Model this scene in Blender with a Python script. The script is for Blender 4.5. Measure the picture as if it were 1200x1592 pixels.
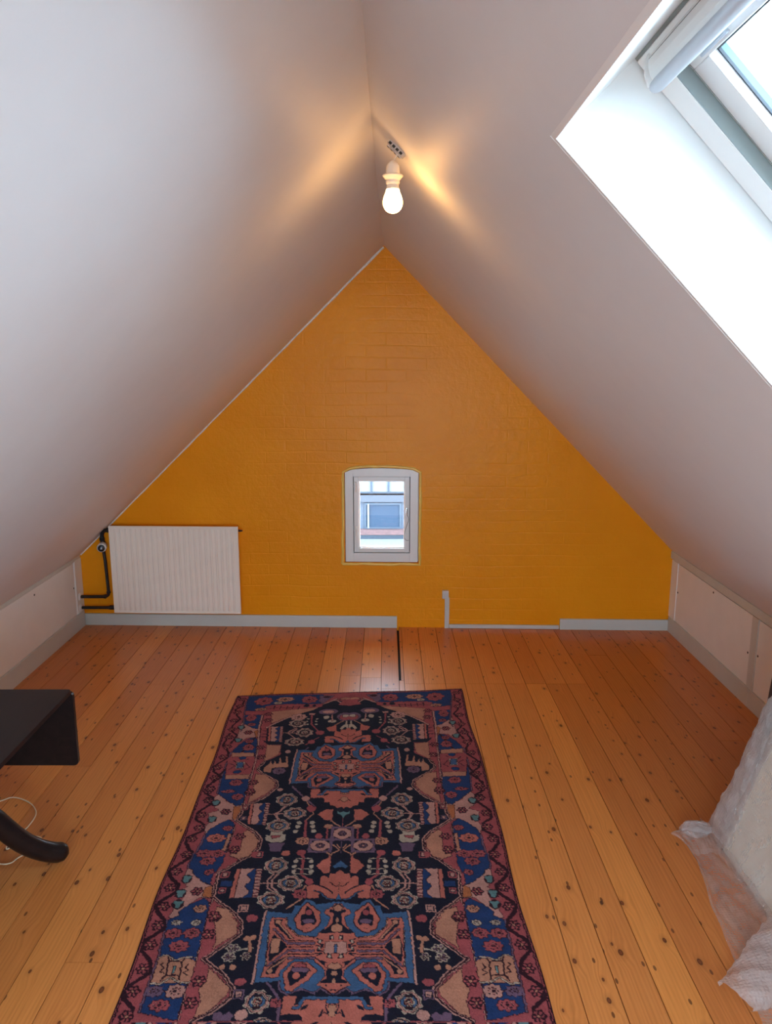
import bpy, bmesh, math, random
import numpy as np
from mathutils import Vector, Matrix

for _o in list(bpy.data.objects):
    bpy.data.objects.remove(_o)
SC = bpy.context.scene
COL = SC.collection
RND = random.Random(11)

# ------------------------------------------------------------------ camera
cam_d = bpy.data.cameras.new('camera'); cam = bpy.data.objects.new('camera', cam_d); COL.objects.link(cam)
cam.location = (0, 0, 1.6)
cam.rotation_euler = (math.radians(90 - 11.264), 0, 0)
cam_d.sensor_fit = 'VERTICAL'; cam_d.sensor_height = 36; cam_d.sensor_width = 27
cam_d.lens = 36 * 1185 / 1592
cam_d.clip_start = 0.02; cam_d.clip_end = 200
SC.camera = cam

# ------------------------------------------------------------------ world, daylight, exposure
W = bpy.data.worlds.new('overcast_sky'); SC.world = W; W.use_nodes = True
bg = W.node_tree.nodes['Background']
bg.inputs[0].default_value = (0.65, 0.85, 1.05, 1); bg.inputs[1].default_value = 24.0
VS = SC.view_settings
VS.view_transform = 'Standard'; VS.look = 'None'; VS.gamma = 1; VS.use_curve_mapping = False
VS.exposure = 0.15
CY = SC.cycles
CY.use_denoising = True
CY.max_bounces = 14; CY.diffuse_bounces = 10; CY.glossy_bounces = 4; CY.transmission_bounces = 6; CY.transparent_max_bounces = 16
CY.caustics_reflective = False; CY.caustics_refractive = False
CY.sample_clamp_indirect = 6; CY.blur_glossy = 1.0

# ------------------------------------------------------------------ room figures (metres)
XL, XR = -1.865, 1.712           # knee walls
ZKL, ZKR = 0.437, 0.478          # knee wall heights
ZRIDGE = 2.223
GK, GD = -0.02885, 4.4353        # the gable: y = GD + GK x
YB = -0.85                       # rear wall
BW = (-.62, .56, .50, 1.62)      # fill-light window added in the unseen rear wall: x0, x1, z0, z1
NR = Vector((0.712, 0, 0.702)).normalized(); SD = Vector((0.702, 0, -0.712)).normalized()
SKY0 = Vector((0.267, 1.29, 1.941))   # far upper corner of the roof window's opening
SKL, SKW = 0.72, 0.64
GM = Matrix.Translation((0, GD, 0)) @ Matrix.Rotation(math.atan(GK), 4, 'Z')   # gable frame: -y faces the room
SM = Matrix(((SD.x, 0, NR.x, SKY0.x), (0, 1, 0, SKY0.y), (SD.z, 0, NR.z, SKY0.z), (0, 0, 0, 1)))  # roof window frame: x down the slope, z outwards

def portal(m, sx, sy, name):
    l = bpy.data.lights.new(name, 'AREA'); l.shape = 'RECTANGLE'; l.size = sx; l.size_y = sy
    l.cycles.is_portal = True
    o = bpy.data.objects.new(name, l); COL.objects.link(o); o.matrix_world = m
    return o
portal(SM @ Matrix.Translation((SKL/2, -SKW/2, 0.28)), SKL, SKW, 'daylight_opening')
portal(GM @ Matrix.Translation((-0.026, 0.2, 0.7)) @ Matrix.Rotation(math.radians(-90), 4, 'X'), 0.5, 0.6, 'daylight_opening')
portal(Matrix.Translation(((BW[0]+BW[1])/2, YB - .16, (BW[2]+BW[3])/2)) @ Matrix.Rotation(math.radians(90), 4, 'X'), BW[1]-BW[0], BW[3]-BW[2], 'daylight_opening')  # portal for the added rear window

# ------------------------------------------------------------------ node helpers
def new_mat(name):
    m = bpy.data.materials.new(name); m.use_nodes = True
    n = m.node_tree.nodes; l = m.node_tree.links
    return m, n, l, n['Principled BSDF']
def setp(b, **k):
    for a, v in k.items():
        a = a.replace('_', ' ')
        if a == 'Color': a = 'Base Color'
        if a in b.inputs: b.inputs[a].default_value = v if not (isinstance(v, tuple) and len(v) == 3) else (*v, 1)
def coords(n, l, scale=(1, 1, 1), kind='Object'):
    t = n.new('ShaderNodeTexCoord'); mp = n.new('ShaderNodeMapping'); mp.inputs['Scale'].default_value = scale
    l.new(t.outputs[kind], mp.inputs[0]); return mp.outputs[0]
def noise(n, l, v, scale, detail=3, rough=.5, dist=0):
    t = n.new('ShaderNodeTexNoise'); t.inputs['Scale'].default_value = scale; t.inputs['Detail'].default_value = detail
    t.inputs['Roughness'].default_value = rough; t.inputs['Distortion'].default_value = dist
    if v is not None: l.new(v, t.inputs['Vector'])
    return t.outputs['Fac']
def ramp(n, l, f, stops):
    r = n.new('ShaderNodeValToRGB'); e = r.color_ramp.elements
    while len(e) < len(stops): e.new(.5)
    for k, (p, c) in enumerate(stops):
        e[k].position = p; e[k].color = (*c, 1) if len(c) == 3 else c
    l.new(f, r.inputs[0]); return r.outputs[0]
def mixc(n, l, f, a, b, mode='MIX'):
    m = n.new('ShaderNodeMix'); m.data_type = 'RGBA'; m.blend_type = mode
    for s, v in ((m.inputs[0], f), (m.inputs[6], a), (m.inputs[7], b)):
        if hasattr(v, 'links') or hasattr(v, 'is_linked'): l.new(v, s)
        else: s.default_value = v if not (isinstance(v, tuple) and len(v) == 3) else (*v, 1)
    return m.outputs[2]
def math_(n, l, op, a, b=None, c=None, clamp=False):
    m = n.new('ShaderNodeMath'); m.operation = op; m.use_clamp = clamp
    for s, v in zip(m.inputs, (a, b, c)):
        if v is None: continue
        if hasattr(v, 'is_linked'): l.new(v, s)
        else: s.default_value = v
    return m.outputs[0]
def bump(n, l, b, h, strength, dist=.002):
    u = n.new('ShaderNodeBump'); u.inputs['Strength'].default_value = strength; u.inputs['Distance'].default_value = dist
    l.new(h, u.inputs['Height']); l.new(u.outputs[0], b.inputs['Normal']); return u

def simple(name, col, rough=.5, metal=0, bumps=None, var=.0, spec=.5, coat=0):
    m, n, l, b = new_mat(name); setp(b, Color=col, Roughness=rough, Metallic=metal, Coat_Weight=coat)
    b.inputs['Specular IOR Level'].default_value = spec
    v = coords(n, l)
    if var:
        f = noise(n, l, v, 9, 4)
        d = tuple(c * (1 - var) for c in col)
        l.new(ramp(n, l, f, [(.3, d), (.7, col)]), b.inputs['Base Color'])
    if bumps: bump(n, l, b, noise(n, l, v, bumps[0], 4), bumps[1], bumps[2] if len(bumps) > 2 else .002)
    return m

M = {}
M['ceiling'] = simple('white_ceiling_paint', (.76, .765, .775), .55, bumps=(5, .35, .012), var=.02)
def plaster(b_=M['ceiling']):
    n = b_.node_tree.nodes; l = b_.node_tree.links
    # tiny roller specks over the soft unevenness
    u = [x for x in n if x.type == 'BUMP'][0]; v = coords(n, l)
    f = noise(n, l, v, 3.0, 2); g = noise(n, l, v, 140, 2)
    l.new(math_(n, l, 'ADD', f, math_(n, l, 'MULTIPLY', g, .03)), u.inputs['Height'])
plaster()
M['lining'] = simple('white_gloss_lining', (.86, .87, .86), .35, bumps=(30, .08))
M['window_white'] = simple('white_window_paint', (.84, .845, .83), .3, bumps=(60, .05))
M['trim'] = simple('pale_grey_trim_paint', (.62, .63, .58), .42, bumps=(20, .12), var=.05)
M['panel'] = simple('cream_panel_paint', (.86, .86, .82), .5, bumps=(16, .1), var=.04)
M['caulk'] = simple('white_caulk', (.80, .77, .72), .5, bumps=(60, .4))
M['radiator'] = simple('radiator_enamel', (.92, .83, .73), .20, bumps=(40, .03), coat=.3)
M['black_pipe'] = simple('black_pipe_paint', (.012, .010, .012), .35, bumps=(60, .2))
M['plastic'] = simple('white_plastic', (.80, .79, .76), .35, bumps=(60, .03))
M['grey_plastic'] = simple('grey_plastic', (.60, .58, .54), .4, bumps=(60, .03))
M['screw'] = simple('dark_screw_metal', (.05, .045, .04), .5, .4, bumps=(300, .2))
M['blind'] = simple('grey_aluminium_bar', (.52, .56, .62), .38, .25, bumps=(50, .03))
M['gasket'] = simple('dark_rubber_gasket', (.006, .009, .018), .5, bumps=(90, .1))
M['groove'] = simple('grey_seal_strip', (.26, .29, .28), .6, bumps=(90, .1))
M['steel'] = simple('brushed_steel', (.5, .5, .5), .3, 1, bumps=(80, .08))
M['alu'] = simple('pale_blue_cladding', (.07, .13, .14), .4, .0, bumps=(60, .05))
M['holder'] = simple('white_porcelain_holder', (.80, .74, .66), .35, bumps=(60, .03))
M['terminal'] = simple('milky_terminal_plastic', (.62, .58, .54), .4, bumps=(60, .05))
M['cable'] = simple('cream_cable', (.72, .58, .40), .4, bumps=(200, .1))
M['subfloor_and_shadow'] = simple('dark_gap_dust_and_shadow', (.03, .018, .012), .9, bumps=(40, .3))
M['board_dark'] = simple('black_lacquered_board', (.012, .010, .014), .35, bumps=(40, .1))

def mat_yellow():
    m, n, l, b = new_mat('yellow_brick_paint')
    v = coords(n, l)
    sw = n.new('ShaderNodeSeparateXYZ'); l.new(v, sw.inputs[0]); cb = n.new('ShaderNodeCombineXYZ')
    wob = noise(n, l, v, 2.5, 2); 
    l.new(sw.outputs[0], cb.inputs[0]); l.new(math_(n, l, 'ADD', sw.outputs[2], math_(n, l, 'MULTIPLY', wob, .03)), cb.inputs[1])
    br = n.new('ShaderNodeTexBrick'); l.new(cb.outputs[0], br.inputs['Vector'])
    br.inputs['Scale'].default_value = 1; br.inputs['Brick Width'].default_value = .235; br.inputs['Row Height'].default_value = .068
    br.inputs['Mortar Size'].default_value = .006; br.inputs['Mortar Smooth'].default_value = .9
    br.inputs['Color1'].default_value = (1, 1, 1, 1); br.inputs['Color2'].default_value = (.92, .92, .92, 1); br.inputs['Mortar'].default_value = (.72, .72, .72, 1)
    patch = ramp(n, l, noise(n, l, v, 1.6, 2), [(.42, (0, 0, 0)), (.62, (1, 1, 1))])
    bw = n.new('ShaderNodeRGBToBW'); l.new(br.outputs['Color'], bw.inputs[0])
    f2 = noise(n, l, v, 22, 5, .65)
    h = math_(n, l, 'ADD', math_(n, l, 'MULTIPLY', bw.outputs[0], math_(n, l, 'ADD', math_(n, l, 'MULTIPLY', patch, .75), .15)), math_(n, l, 'MULTIPLY', f2, .9))
    bump(n, l, b, h, .5, .006)
    l.new(ramp(n, l, noise(n, l, v, 3, 5), [(.3, (.85, .295, .006)), (.7, (.91, .335, .009))]), b.inputs['Base Color'])
    setp(b, Roughness=.36); b.inputs['Specular IOR Level'].default_value = .16
    return m
M['yellow'] = mat_yellow()
M['lit_yellow_bead'] = simple('lit_yellow_paint_bead', (.95, .62, .12), .3, bumps=(18, .5, .01), var=.1)  # lighter yellow than the wall stands for window light caught on the bead

def mat_floor():
    m, n, l, b = new_mat('varnished_pine_boards')
    v = coords(n, l); at = n.new('ShaderNodeAttribute'); at.attribute_name = 'tone'
    s = n.new('ShaderNodeSeparateColor'); l.new(at.outputs['Color'], s.inputs[0])
    tone, off = s.outputs[0], s.outputs[1]
    sx = n.new('ShaderNodeSeparateXYZ'); l.new(v, sx.inputs[0])
    gz = math_(n, l, 'MULTIPLY', off, 60)
    # knots
    kc = n.new('ShaderNodeCombineXYZ'); l.new(math_(n, l, 'MULTIPLY_ADD', sx.outputs[0], 13, gz), kc.inputs[0]); l.new(math_(n, l, 'MULTIPLY_ADD', sx.outputs[1], 7.2, gz), kc.inputs[1])
    vo = n.new('ShaderNodeTexVoronoi'); vo.feature = 'F1'; vo.voronoi_dimensions = '2D'; vo.inputs['Scale'].default_value = 1; l.new(kc.outputs[0], vo.inputs['Vector'])
    # grain coordinates, pushed aside round the knots
    kd = vo.outputs['Distance']
    vs = n.new('ShaderNodeSeparateColor'); l.new(vo.outputs['Color'], vs.inputs[0])
    keep = math_(n, l, 'LESS_THAN', vs.outputs[0], .44)
    size = math_(n, l, 'MULTIPLY_ADD', vs.outputs[1], .055, .040)
    swirl = math_(n, l, 'MULTIPLY', math_(n, l, 'SUBTRACT', .45, kd, clamp=True), .035)
    gc = n.new('ShaderNodeCombineXYZ')
    l.new(math_(n, l, 'MULTIPLY', math_(n, l, 'ADD', sx.outputs[0], math_(n, l, 'MULTIPLY', swirl, keep)), 34), gc.inputs[0])
    l.new(math_(n, l, 'MULTIPLY', sx.outputs[1], .9), gc.inputs[1]); l.new(gz, gc.inputs[2])
    w = n.new('ShaderNodeTexWave'); w.wave_type = 'BANDS'; w.bands_direction = 'X'; w.inputs['Scale'].default_value = .8
    w.inputs['Distortion'].default_value = 7; w.inputs['Detail'].default_value = 3; w.inputs['Detail Scale'].default_value = .8; l.new(gc.outputs[0], w.inputs['Vector'])
    fine = noise(n, l, gc.outputs[0], 5, 5, .6)
    grain = math_(n, l, 'ADD', math_(n, l, 'MULTIPLY', w.outputs['Fac'], .16), math_(n, l, 'MULTIPLY', fine, .84))
    c1 = ramp(n, l, grain, [(.18, (.50, .165, .038)), (.5, (.64, .225, .056)), (.82, (.72, .27, .072))])
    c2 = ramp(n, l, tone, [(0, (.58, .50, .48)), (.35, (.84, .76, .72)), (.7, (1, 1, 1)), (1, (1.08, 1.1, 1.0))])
    c = mixc(n, l, 1.0, c1, c2, 'MULTIPLY')
    q = math_(n, l, 'DIVIDE', kd, size)
    halo = ramp(n, l, q, [(.0, (1, 1, 1)), (.9, (1, 1, 1)), (1.0, (.5, .5, .5)), (1.0, (.5, .5, .5))])
    kk = n.new('ShaderNodeMapRange'); kk.inputs['From Min'].default_value = .75; kk.inputs['From Max'].default_value = 1.1; kk.inputs['To Min'].default_value = 1; kk.inputs['To Max'].default_value = 0; l.new(q, kk.inputs[0])
    k2 = n.new('ShaderNodeMapRange'); k2.inputs['From Min'].default_value = 1.0; k2.inputs['From Max'].default_value = 3.0; k2.inputs['To Min'].default_value = .32; k2.inputs['To Max'].default_value = 0; l.new(q, k2.inputs[0])
    c = mixc(n, l, math_(n, l, 'MULTIPLY', k2.outputs[0], keep), c, (.28, .085, .022))
    ring = ramp(n, l, q, [(.0, (.09, .022, .009)), (.3, (.26, .075, .022)), (.6, (.13, .032, .011)), (1, (.07, .016, .007))])
    c = mixc(n, l, math_(n, l, 'MULTIPLY', kk.outputs[0], keep), c, ring)
    # nail heads and small pin knots
    kc2 = n.new('ShaderNodeCombineXYZ'); l.new(math_(n, l, 'MULTIPLY_ADD', sx.outputs[0], 22, gz), kc2.inputs[0]); l.new(math_(n, l, 'MULTIPLY_ADD', sx.outputs[1], 9, gz), kc2.inputs[1])
    v2 = n.new('ShaderNodeTexVoronoi'); v2.voronoi_dimensions = '2D'; v2.inputs['Scale'].default_value = 1; l.new(kc2.outputs[0], v2.inputs['Vector'])
    s2 = n.new('ShaderNodeSeparateColor'); l.new(v2.outputs['Color'], s2.inputs[0])
    pin = math_(n, l, 'MULTIPLY', math_(n, l, 'LESS_THAN', v2.outputs['Distance'], .085), math_(n, l, 'LESS_THAN', s2.outputs[0], .17))
    c = mixc(n, l, math_(n, l, 'MULTIPLY', pin, .75), c, (.07, .02, .01))
    l.new(c, b.inputs['Base Color'])
    r = math_(n, l, 'MULTIPLY_ADD', noise(n, l, v, 6, 3), .16, .26); l.new(r, b.inputs['Roughness']); b.inputs['Specular IOR Level'].default_value = .36
    bump(n, l, b, grain, .08, .001)
    return m
M['floor'] = mat_floor()

def mat_rug():
    m, n, l, b = new_mat('knotted_wool_pile')
    at = n.new('ShaderNodeAttribute'); at.attribute_name = 'pile'
    v = coords(n, l)
    f = noise(n, l, v, 420, 3, .7)
    sc = ramp(n, l, f, [(.25, (.70, .70, .70)), (.75, (1.18, 1.18, 1.18))])
    l.new(mixc(n, l, 1.0, at.outputs['Color'], sc, 'MULTIPLY'), b.inputs['Base Color'])
    setp(b, Roughness=.95, Sheen_Weight=.02, Sheen_Roughness=.5); b.inputs['Specular IOR Level'].default_value = .12
    bump(n, l, b, math_(n, l, 'ADD', f, noise(n, l, v, 30, 2)), .7, .0025)
    return m
M['rug'] = mat_rug()

def mat_wood_dark():
    m, n, l, b = new_mat('dark_mahogany_lacquer')
    v = coords(n, l, (30, 3, 30)); f = noise(n, l, v, 1, 5, .6, 1)
    l.new(ramp(n, l, f, [(.3, (.007, .0045, .005)), (.7, (.016, .009, .009))]), b.inputs['Base Color'])
    setp(b, Roughness=.32, Coat_Weight=.05, Coat_Roughness=.2); b.inputs['Specular IOR Level'].default_value = .3; bump(n, l, b, f, .05, .001)
    return m
M['mahogany'] = mat_wood_dark()

def mat_glass(name='clear_window_glass', tint=(.96, .985, .98)):
    m, n, l, b = new_mat(name); n.remove(b)
    o = n['Material Output']; t = n.new('ShaderNodeBsdfTransparent'); t.inputs[0].default_value = (*tint, 1)
    g = n.new('ShaderNodeBsdfGlossy'); g.inputs['Roughness'].default_value = .02
    lw = n.new('ShaderNodeLayerWeight'); lw.inputs[0].default_value = .5
    fr = math_(n, l, 'MULTIPLY_ADD', math_(n, l, 'POWER', lw.outputs['Facing'], 5), .6, .04)
    mx = n.new('ShaderNodeMixShader'); l.new(fr, mx.inputs[0]); l.new(t.outputs[0], mx.inputs[1]); l.new(g.outputs[0], mx.inputs[2]); l.new(mx.outputs[0], o.inputs[0])
    return m
M['glass'] = mat_glass()

def mat_wrap(name, clear):
    m, n, l, b = new_mat(name); o = n['Material Output']
    v = coords(n, l)
    vo = n.new('ShaderNodeTexVoronoi'); vo.inputs['Scale'].default_value = 105; vo.inputs['Randomness'].default_value = .25; l.new(v, vo.inputs['Vector'])
    cr = noise(n, l, v, 9, 4, .6, .8)
    h = math_(n, l, 'ADD', math_(n, l, 'MULTIPLY', math_(n, l, 'SUBTRACT', .6, vo.outputs['Distance'], clamp=True), 1.0), math_(n, l, 'ADD', math_(n, l, 'MULTIPLY', cr, .5), math_(n, l, 'MULTIPLY', noise(n, l, v, 75, 3, .6, 1.0), .9)))
    setp(b, Color=(.86, .82, .80), Roughness=.08); b.inputs['Specular IOR Level'].default_value = .9
    u = bump(n, l, b, h, .9, .005)
    tl = n.new('ShaderNodeBsdfTranslucent'); tl.inputs[0].default_value = (.85, .80, .78, 1)
    a = n.new('ShaderNodeMixShader'); a.inputs[0].default_value = .35; l.new(b.outputs[0], a.inputs[1]); l.new(tl.outputs[0], a.inputs[2])
    t = n.new('ShaderNodeBsdfTransparent'); t.inputs[0].default_value = (.93, .91, .90, 1)
    mx = n.new('ShaderNodeMixShader')
    vis = n.new('ShaderNodeMapRange'); vis.inputs['From Min'].default_value = .35; vis.inputs['From Max'].default_value = .65
    vis.inputs['To Min'].default_value = 1 - clear - .05; vis.inputs['To Max'].default_value = 1 - clear + .06; l.new(cr, vis.inputs[0])
    l.new(vis.outputs[0], mx.inputs[0]); l.new(t.outputs[0], mx.inputs[1]); l.new(a.outputs[0], mx.inputs[2]); l.new(mx.outputs[0], o.inputs[0])
    return m
M['wrap'] = mat_wrap('bubble_wrap_film', .68); M['wrap_clear'] = mat_wrap('bubble_wrap_single_layer', .74)
M['wrap_thick'] = mat_wrap('bubble_wrap_folded', .48)

def mat_emit(name, col, s):
    m, n, l, b = new_mat(name); setp(b, Color=(.9, .9, .9), Emission_Color=(*col, 1), Emission_Strength=s, Roughness=.4); return m
M['bulb'] = mat_emit('lit_frosted_bulb', (1.0, .50, .15), 42)

# ------------------------------------------------------------------ mesh helpers
class MB:
    def __init__(s): s.b = bmesh.new()
    def box(s, a, c, m=None, bev=0):
        r = bmesh.ops.create_cube(s.b, size=1)
        vs = r['verts']
        for v in vs: v.co = Vector([(a[i] + c[i]) / 2 + v.co[i] * (c[i] - a[i]) for i in range(3)])
        if bev:
            es = list({e for v in vs for e in v.link_edges})
            rr = bmesh.ops.bevel(s.b, geom=es, offset=bev, segments=2, affect='EDGES', profile=.6)
            vs = list({v for f in rr['faces'] for v in f.verts} | {v for v in vs if v.is_valid})
        if m: bmesh.ops.transform(s.b, matrix=m, verts=[v for v in vs if v.is_valid])
        return s
    def hexa(s, q, n, t, m=None):
        """slab over the quad (or polygon) q, thickness t along n"""
        n = Vector(n); k = len(q)
        a = [s.b.verts.new(m @ Vector(p) if m else Vector(p)) for p in q]
        c = [s.b.verts.new(m @ (Vector(p) + n * t) if m else Vector(p) + n * t) for p in q]
        s.b.faces.new(a[::-1]); s.b.faces.new(c)
        for i in range(k): s.b.faces.new((a[i], a[(i + 1) % k], c[(i + 1) % k], c[i]))
        return s
    def tube(s, P, r, seg=12, m=None, cap=True, flat=1.0):
        P = [Vector(p) for p in P]; R = r if isinstance(r, (list, tuple)) else [r] * len(P)
        rings = []; up = Vector((0, 0, 1))
        for i, p in enumerate(P):
            d = (P[min(i + 1, len(P) - 1)] - P[max(i - 1, 0)]).normalized()
            if i == 0:
                u = d.orthogonal().normalized()
                if abs(d.z) < .95: u = d.cross(up).normalized()
            else: u = (u - d * u.dot(d)).normalized()
            w = d.cross(u)
            rings.append([s.b.verts.new((m or Matrix()) @ (p + (u * math.cos(2*math.pi*k/seg) * flat + w * math.sin(2*math.pi*k/seg)) * R[i])) for k in range(seg)])
        for a, c in zip(rings, rings[1:]):
            for k in range(seg): s.b.faces.new((a[k], a[(k+1) % seg], c[(k+1) % seg], c[k]))
        if cap: s.b.faces.new(rings[0][::-1]); s.b.faces.new(rings[-1])
        return s
    def lathe(s, prof, seg=32, m=None):
        rings = []
        for r, z in prof:
            rings.append([s.b.verts.new((m or Matrix()) @ Vector((r * math.cos(2*math.pi*k/seg), r * math.sin(2*math.pi*k/seg), z))) for k in range(seg)])
        for a, c in zip(rings, rings[1:]):
            for k in range(seg): s.b.faces.new((a[k], a[(k+1) % seg], c[(k+1) % seg], c[k]))
        if prof[0][0] > 1e-4: s.b.faces.new(rings[0][::-1])
        if prof[-1][0] > 1e-4: s.b.faces.new(rings[-1])
        return s
    def grid(s, F, nu, nv):
        g = [[s.b.verts.new(F(i / nu, j / nv)) for j in range(nv + 1)] for i in range(nu + 1)]
        for i in range(nu):
            for j in range(nv): s.b.faces.new((g[i][j], g[i+1][j], g[i+1][j+1], g[i][j+1]))
        return s
    def build(s, name, mat, parent=None, smooth=False, org=None, **props):
        bmesh.ops.remove_doubles(s.b, verts=s.b.verts, dist=1e-6)
        bmesh.ops.recalc_face_normals(s.b, faces=s.b.faces)
        me = bpy.data.meshes.new(name)
        if org is not None:
            org = Vector(org); bmesh.ops.translate(s.b, verts=s.b.verts, vec=-org)
        s.b.to_mesh(me); s.b.free()
        o = bpy.data.objects.new(name, me); COL.objects.link(o)
        if org is not None: o.location = org
        me.materials.append(M[mat] if isinstance(mat, str) else mat)
        if smooth:
            for p in me.polygons: p.use_smooth = True
            try: me.set_sharp_from_angle(angle=math.radians(40))
            except Exception: pass
        if parent is not None:
            o.parent = parent
            if org is None: o.matrix_parent_inverse = parent_world(parent).inverted()
            else: o.matrix_parent_inverse = parent_world(parent).inverted()
        for k, v in props.items(): o[k] = v
        return o
def parent_world(p):
    m = Matrix.LocRotScale(p.location, p.rotation_euler, p.scale)
    if p.parent is not None: m = parent_world(p.parent) @ p.matrix_parent_inverse @ m
    return m
def struct(o): o['kind'] = 'structure'; return o
def thing(name, loc, label, cat, group=None):
    o = bpy.data.objects.new(name, None); o.empty_display_size = .1; COL.objects.link(o); o.location = loc
    tag(o, label, cat, group); return o
def tag(o, label, cat, group=None):
    o['label'] = label; o['category'] = cat
    if group: o['group'] = group
    return o
def catmull(P, k=6):
    P = [Vector(p) for p in P]; out = []
    for i in range(len(P) - 1):
        a, b, c, d = P[max(i-1, 0)], P[i], P[i+1], P[min(i+2, len(P)-1)]
        for j in range(k):
            t = j / k
            out.append(.5 * ((2*b) + (c-a)*t + (2*a-5*b+4*c-d)*t*t + (3*b-a-3*c+d)*t**3))
    out.append(P[-1]); return out
def frame(mb, x0, x1, z0, z1, w, y0, y1, m=None, bev=.0, ww=None):
    """four mitre-less rails round a rectangle in x,z; w = rail width"""
    l, r, bt, tp = ww or (w, w, w, w)
    mb.box((x0, y0, z0), (x0 + l, y1, z1), m, bev); mb.box((x1 - r, y0, z0), (x1, y1, z1), m, bev)
    mb.box((x0 + l, y0, z0), (x1 - r, y1, z0 + bt), m, bev); mb.box((x0 + l, y0, z1 - tp), (x1 - r, y1, z1), m, bev)
    return mb

# ================================================================== THE SETTING
# floor: each board laid from its own pieces, thin gaps between
def build_floor():
    b = bmesh.new(); lay = b.loops.layers.float_color.new('tone')
    def board(x0, x1, y0, y1, tone, off, top=0.0):
        r = bmesh.ops.create_cube(b, size=1)
        for v in r['verts']: v.co = Vector(((x0+x1)/2 + v.co.x*(x1-x0), (y0+y1)/2 + v.co.y*(y1-y0), top - .011 + v.co.z*.022))
        for f in {f for v in r['verts'] for f in v.link_faces}:
            for lp in f.loops: lp[lay] = (tone, off, 0, 1)
    xs = [-.0246 - .1057*k for k in range(18, 0, -1)] + [-.0246, .0664, .0932, .1929, .3002, .3988, .4994, .6000] + [.6 + .1035*k for k in range(1, 12)]
    xs = [x for x in xs if XL - .02 < x < XR + .02]; xs = [XL - .1] + xs + [XR + .1]
    rn = random.Random(5)
    for i in range(len(xs) - 1):
        x0, x1 = xs[i] + .0012, xs[i+1] - .0012
        if x1 - x0 < .01: continue
        ya, yb = YB - .1, 4.6
        cuts = []
        if .05 < x0 < 1.0: cuts.append(3.6)
        elif rn.random() < .5: cuts.append(rn.uniform(2.6, 4.0))
        if rn.random() < .5: cuts.append(rn.uniform(0.4, 1.9))
        if abs(x0 - .0673) < .003: # narrow strip beside the open gap
            board(.0785, x1, 3.64, yb, .5, .3); board(x0, x1, ya, 3.638, .55, .31); continue
        ys = [ya] + sorted(cuts) + [yb]
        for y0, y1 in zip(ys, ys[1:]):
            t = min(1, max(0, rn.gauss(.62, .22)))
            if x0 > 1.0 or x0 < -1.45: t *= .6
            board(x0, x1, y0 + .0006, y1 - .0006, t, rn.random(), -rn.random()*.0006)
    me = bpy.data.meshes.new('floor'); b.to_mesh(me); b.free()
    o = bpy.data.objects.new('floor', me); COL.objects.link(o); me.materials.append(M['floor']); struct(o)
    s = MB().box((XL-.3, YB-.3, -.10), (XR+.3, 4.8, -.023)).build('floor', 'subfloor_and_shadow'); struct(s)
build_floor()

# ceiling: two slopes meeting in a ridge that wanders a little
RY = [YB - .2, .35, 1.29, 1.7, 2.3, 3.0, 3.6, 4.0, 4.25, 4.60]
def ridge_x(y):
    t = [(-9, -.046), (1.7, -.045), (2.3, -.040), (3.0, -.034), (3.6, -.026), (4.0, -.020), (4.44, -.011), (9, -.011)]
    for (a, u), (c, v) in zip(t, t[1:]):
        if a <= y <= c: return u + (v - u) * (y - a) / (c - a)
def build_ceiling():
    b = MB(); T = .3
    def top_right(y):
        # on the right slope plane
        x = ridge_x(y); d = NR.dot(SKY0); return Vector((x, y, (d - NR.x * x) / NR.z))
    d = NR.dot(SKY0)
    def onR(x, y): return Vector((x, y, (d - NR.x * x) / NR.z))
    g = .010
    y0, y1 = SKY0.y - SKW, SKY0.y
    xa = SKY0.x - SD.x * g; xb = SKY0.x + SD.x * (SKL + g)
    ys = sorted(set([YB - .2, y0 - g, y1 + g] + [y for y in RY if y > 1.31]))
    for p, q in zip(ys, ys[1:]):
        rows = [(None, xa), (xb, XR + .25)] if abs(p - (y0 - g)) < 1e-6 else [(None, XR + .25)]
        for xs, xe in rows:
            A = top_right(p) if xs is None else onR(xs, p); B = top_right(q) if xs is None else onR(xs, q)
            b.hexa([A, B, onR(xe, q), onR(xe, p)], NR, T)
    # left slope with a soft cove above the knee wall
    def prof(y):
        R = top_right(y); K = Vector((XL, y, ZKL)); n = Vector((-(R.z - K.z), 0, R.x - K.x)).normalized()
        c1 = K + Vector((0, 0, .0)); c2 = K.lerp(R, .035) - n * .004; c3 = K.lerp(R, .09) - n * .003
        return [R, K.lerp(R, .6) - n*.003, c3, c2, c1 - (R - K).normalized() * .25], n
    for p, q in zip(ys, ys[1:]):
        (P, n), (Q, _) = prof(p), prof(q)
        for i in range(len(P) - 1): b.hexa([P[i], Q[i], Q[i+1], P[i+1]], n, T)
    o = b.build('ceiling', 'ceiling'); struct(o)
build_ceiling()

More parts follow.
